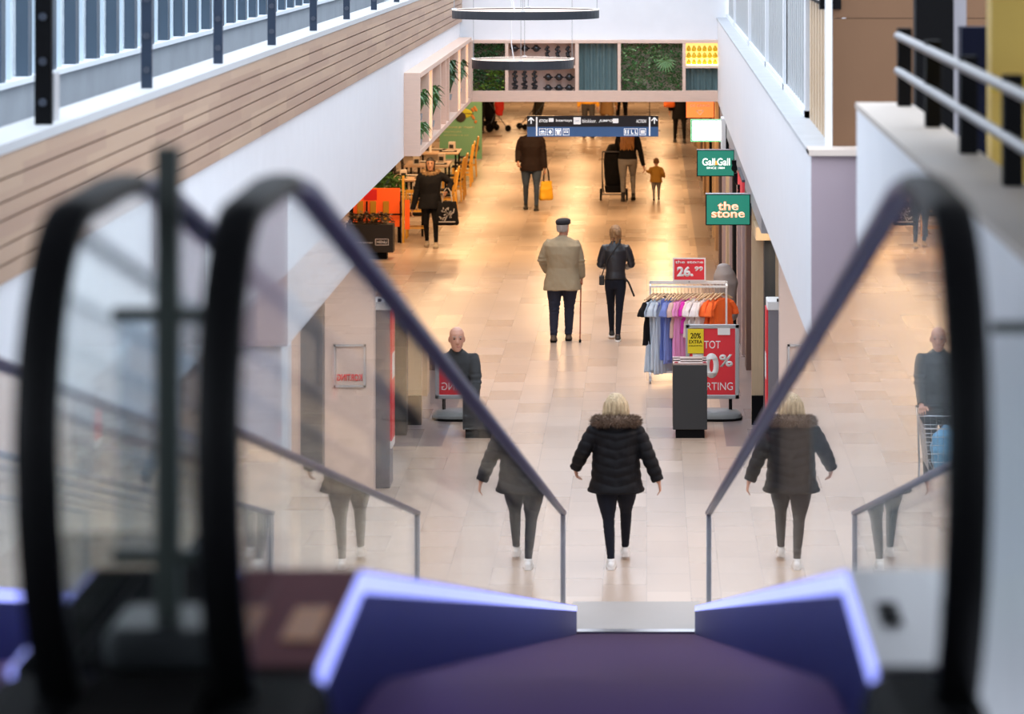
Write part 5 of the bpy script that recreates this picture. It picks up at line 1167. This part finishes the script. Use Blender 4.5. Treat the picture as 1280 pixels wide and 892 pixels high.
MB().box(-.5,.35,-.02,.02,.1,1.25).build('panel', mat('teal_panel', (.05,.13,.16), .6), tp); MB().box(.33,.37,-.03,.03,0,1.3).build('post', black, tp); MB().box(-.5,-.46,-.03,.03,0,1.3).build('post', black, tp)
tc_ = thing('counter', 'dark serving counter behind the cafe tables under the left gallery', 'counter', (-6.6, 76, 0))
MB().box(-.4,.4,-5,5,0,1.0).build('body', mat('counter_dark', (.10,.05,.03), .5), tc_); MB().box(-.45,.45,-5.05,5.05,1.0,1.04).build('worktop', ttop, tc_)
# ================================================================== LIGHT
def area(x, y, z, sx, sy, power, col=(1,.62,.28), rot=(0,0,0), spread=PI):
    l = bpy.data.lights.new('ceiling_lamp', 'AREA'); l.shape = 'RECTANGLE'; l.size = sx; l.size_y = sy; l.energy = power; l.color = col; l.spread = spread
    o = bpy.data.objects.new('ceiling_lamp', l); C.objects.link(o); o.location = (x,y,z); o.rotation_euler = rot; return o
WARM = (1,.63,.32)
for yy in (60, 67, 74, 81, 89, 98, 107):
    for xx in (-4.2, -1.9, .4): area(xx, yy, 2.93, .5, 1.6, 54, WARM)
for yy in (62, 70, 78, 88): area(-7.0, yy, 2.93, .6, 1.6, 25, WARM)
for yy in (40, 45, 50, 55):
    area(-4.0, yy, 2.90, .5, 1.6, 24, WARM)
for yy in (38, 43, 48, 53): area(1.6, yy, 2.60, .3, 1.6, 22, (1,.75,.5))
for yy in (20, 28, 34): area(-6.0, yy, 2.90, 1, 2, 45, (1,.85,.7))
area(2.2, 31, 2.90, .8, 4, 60, (1,.88,.8))
area(2.2, 26.5, 2.90, .8, 2, 30, (1,.88,.8))
# warm pendants of the atrium (out of frame, above)
for yy in (44, 49, 54): area(-1.0, yy, 7.2, 1.4, 1.4, 22, WARM, spread=1.1)
W = bpy.data.worlds.new('World'); bpy.context.scene.world = W; W.use_nodes = True
bgn = W.node_tree.nodes['Background']; bgn.inputs[0].default_value = (.80,.88,1,1); bgn.inputs[1].default_value = 2.0
# ================================================================== CAMERA
cam = bpy.data.cameras.new('Camera'); co = bpy.data.objects.new('Camera', cam); C.objects.link(co)
co.location = (0, 0, EYE); co.rotation_euler = (PI/2, 0, 0)
cam.sensor_width = 36; cam.lens = F/1280*36; cam.shift_x = -(PX0-640)/1280; cam.shift_y = -(446-PY0)/1280
cam.clip_start = .1; cam.clip_end = 400
cam.dof.use_dof = True; cam.dof.focus_distance = 42; cam.dof.aperture_fstop = 3.0
S = bpy.context.scene; S.camera = co
S.view_settings.view_transform = 'Standard'; S.view_settings.look = 'None'; S.view_settings.gamma = 1; S.view_settings.exposure = .6
S.view_settings.use_curve_mapping = False
S.cycles.max_bounces = 10; S.cycles.diffuse_bounces = 3; S.cycles.glossy_bounces = 6; S.cycles.transparent_max_bounces = 24
S.cycles.use_denoising = True; S.cycles.caustics_reflective = False; S.cycles.sample_clamp_indirect = 6
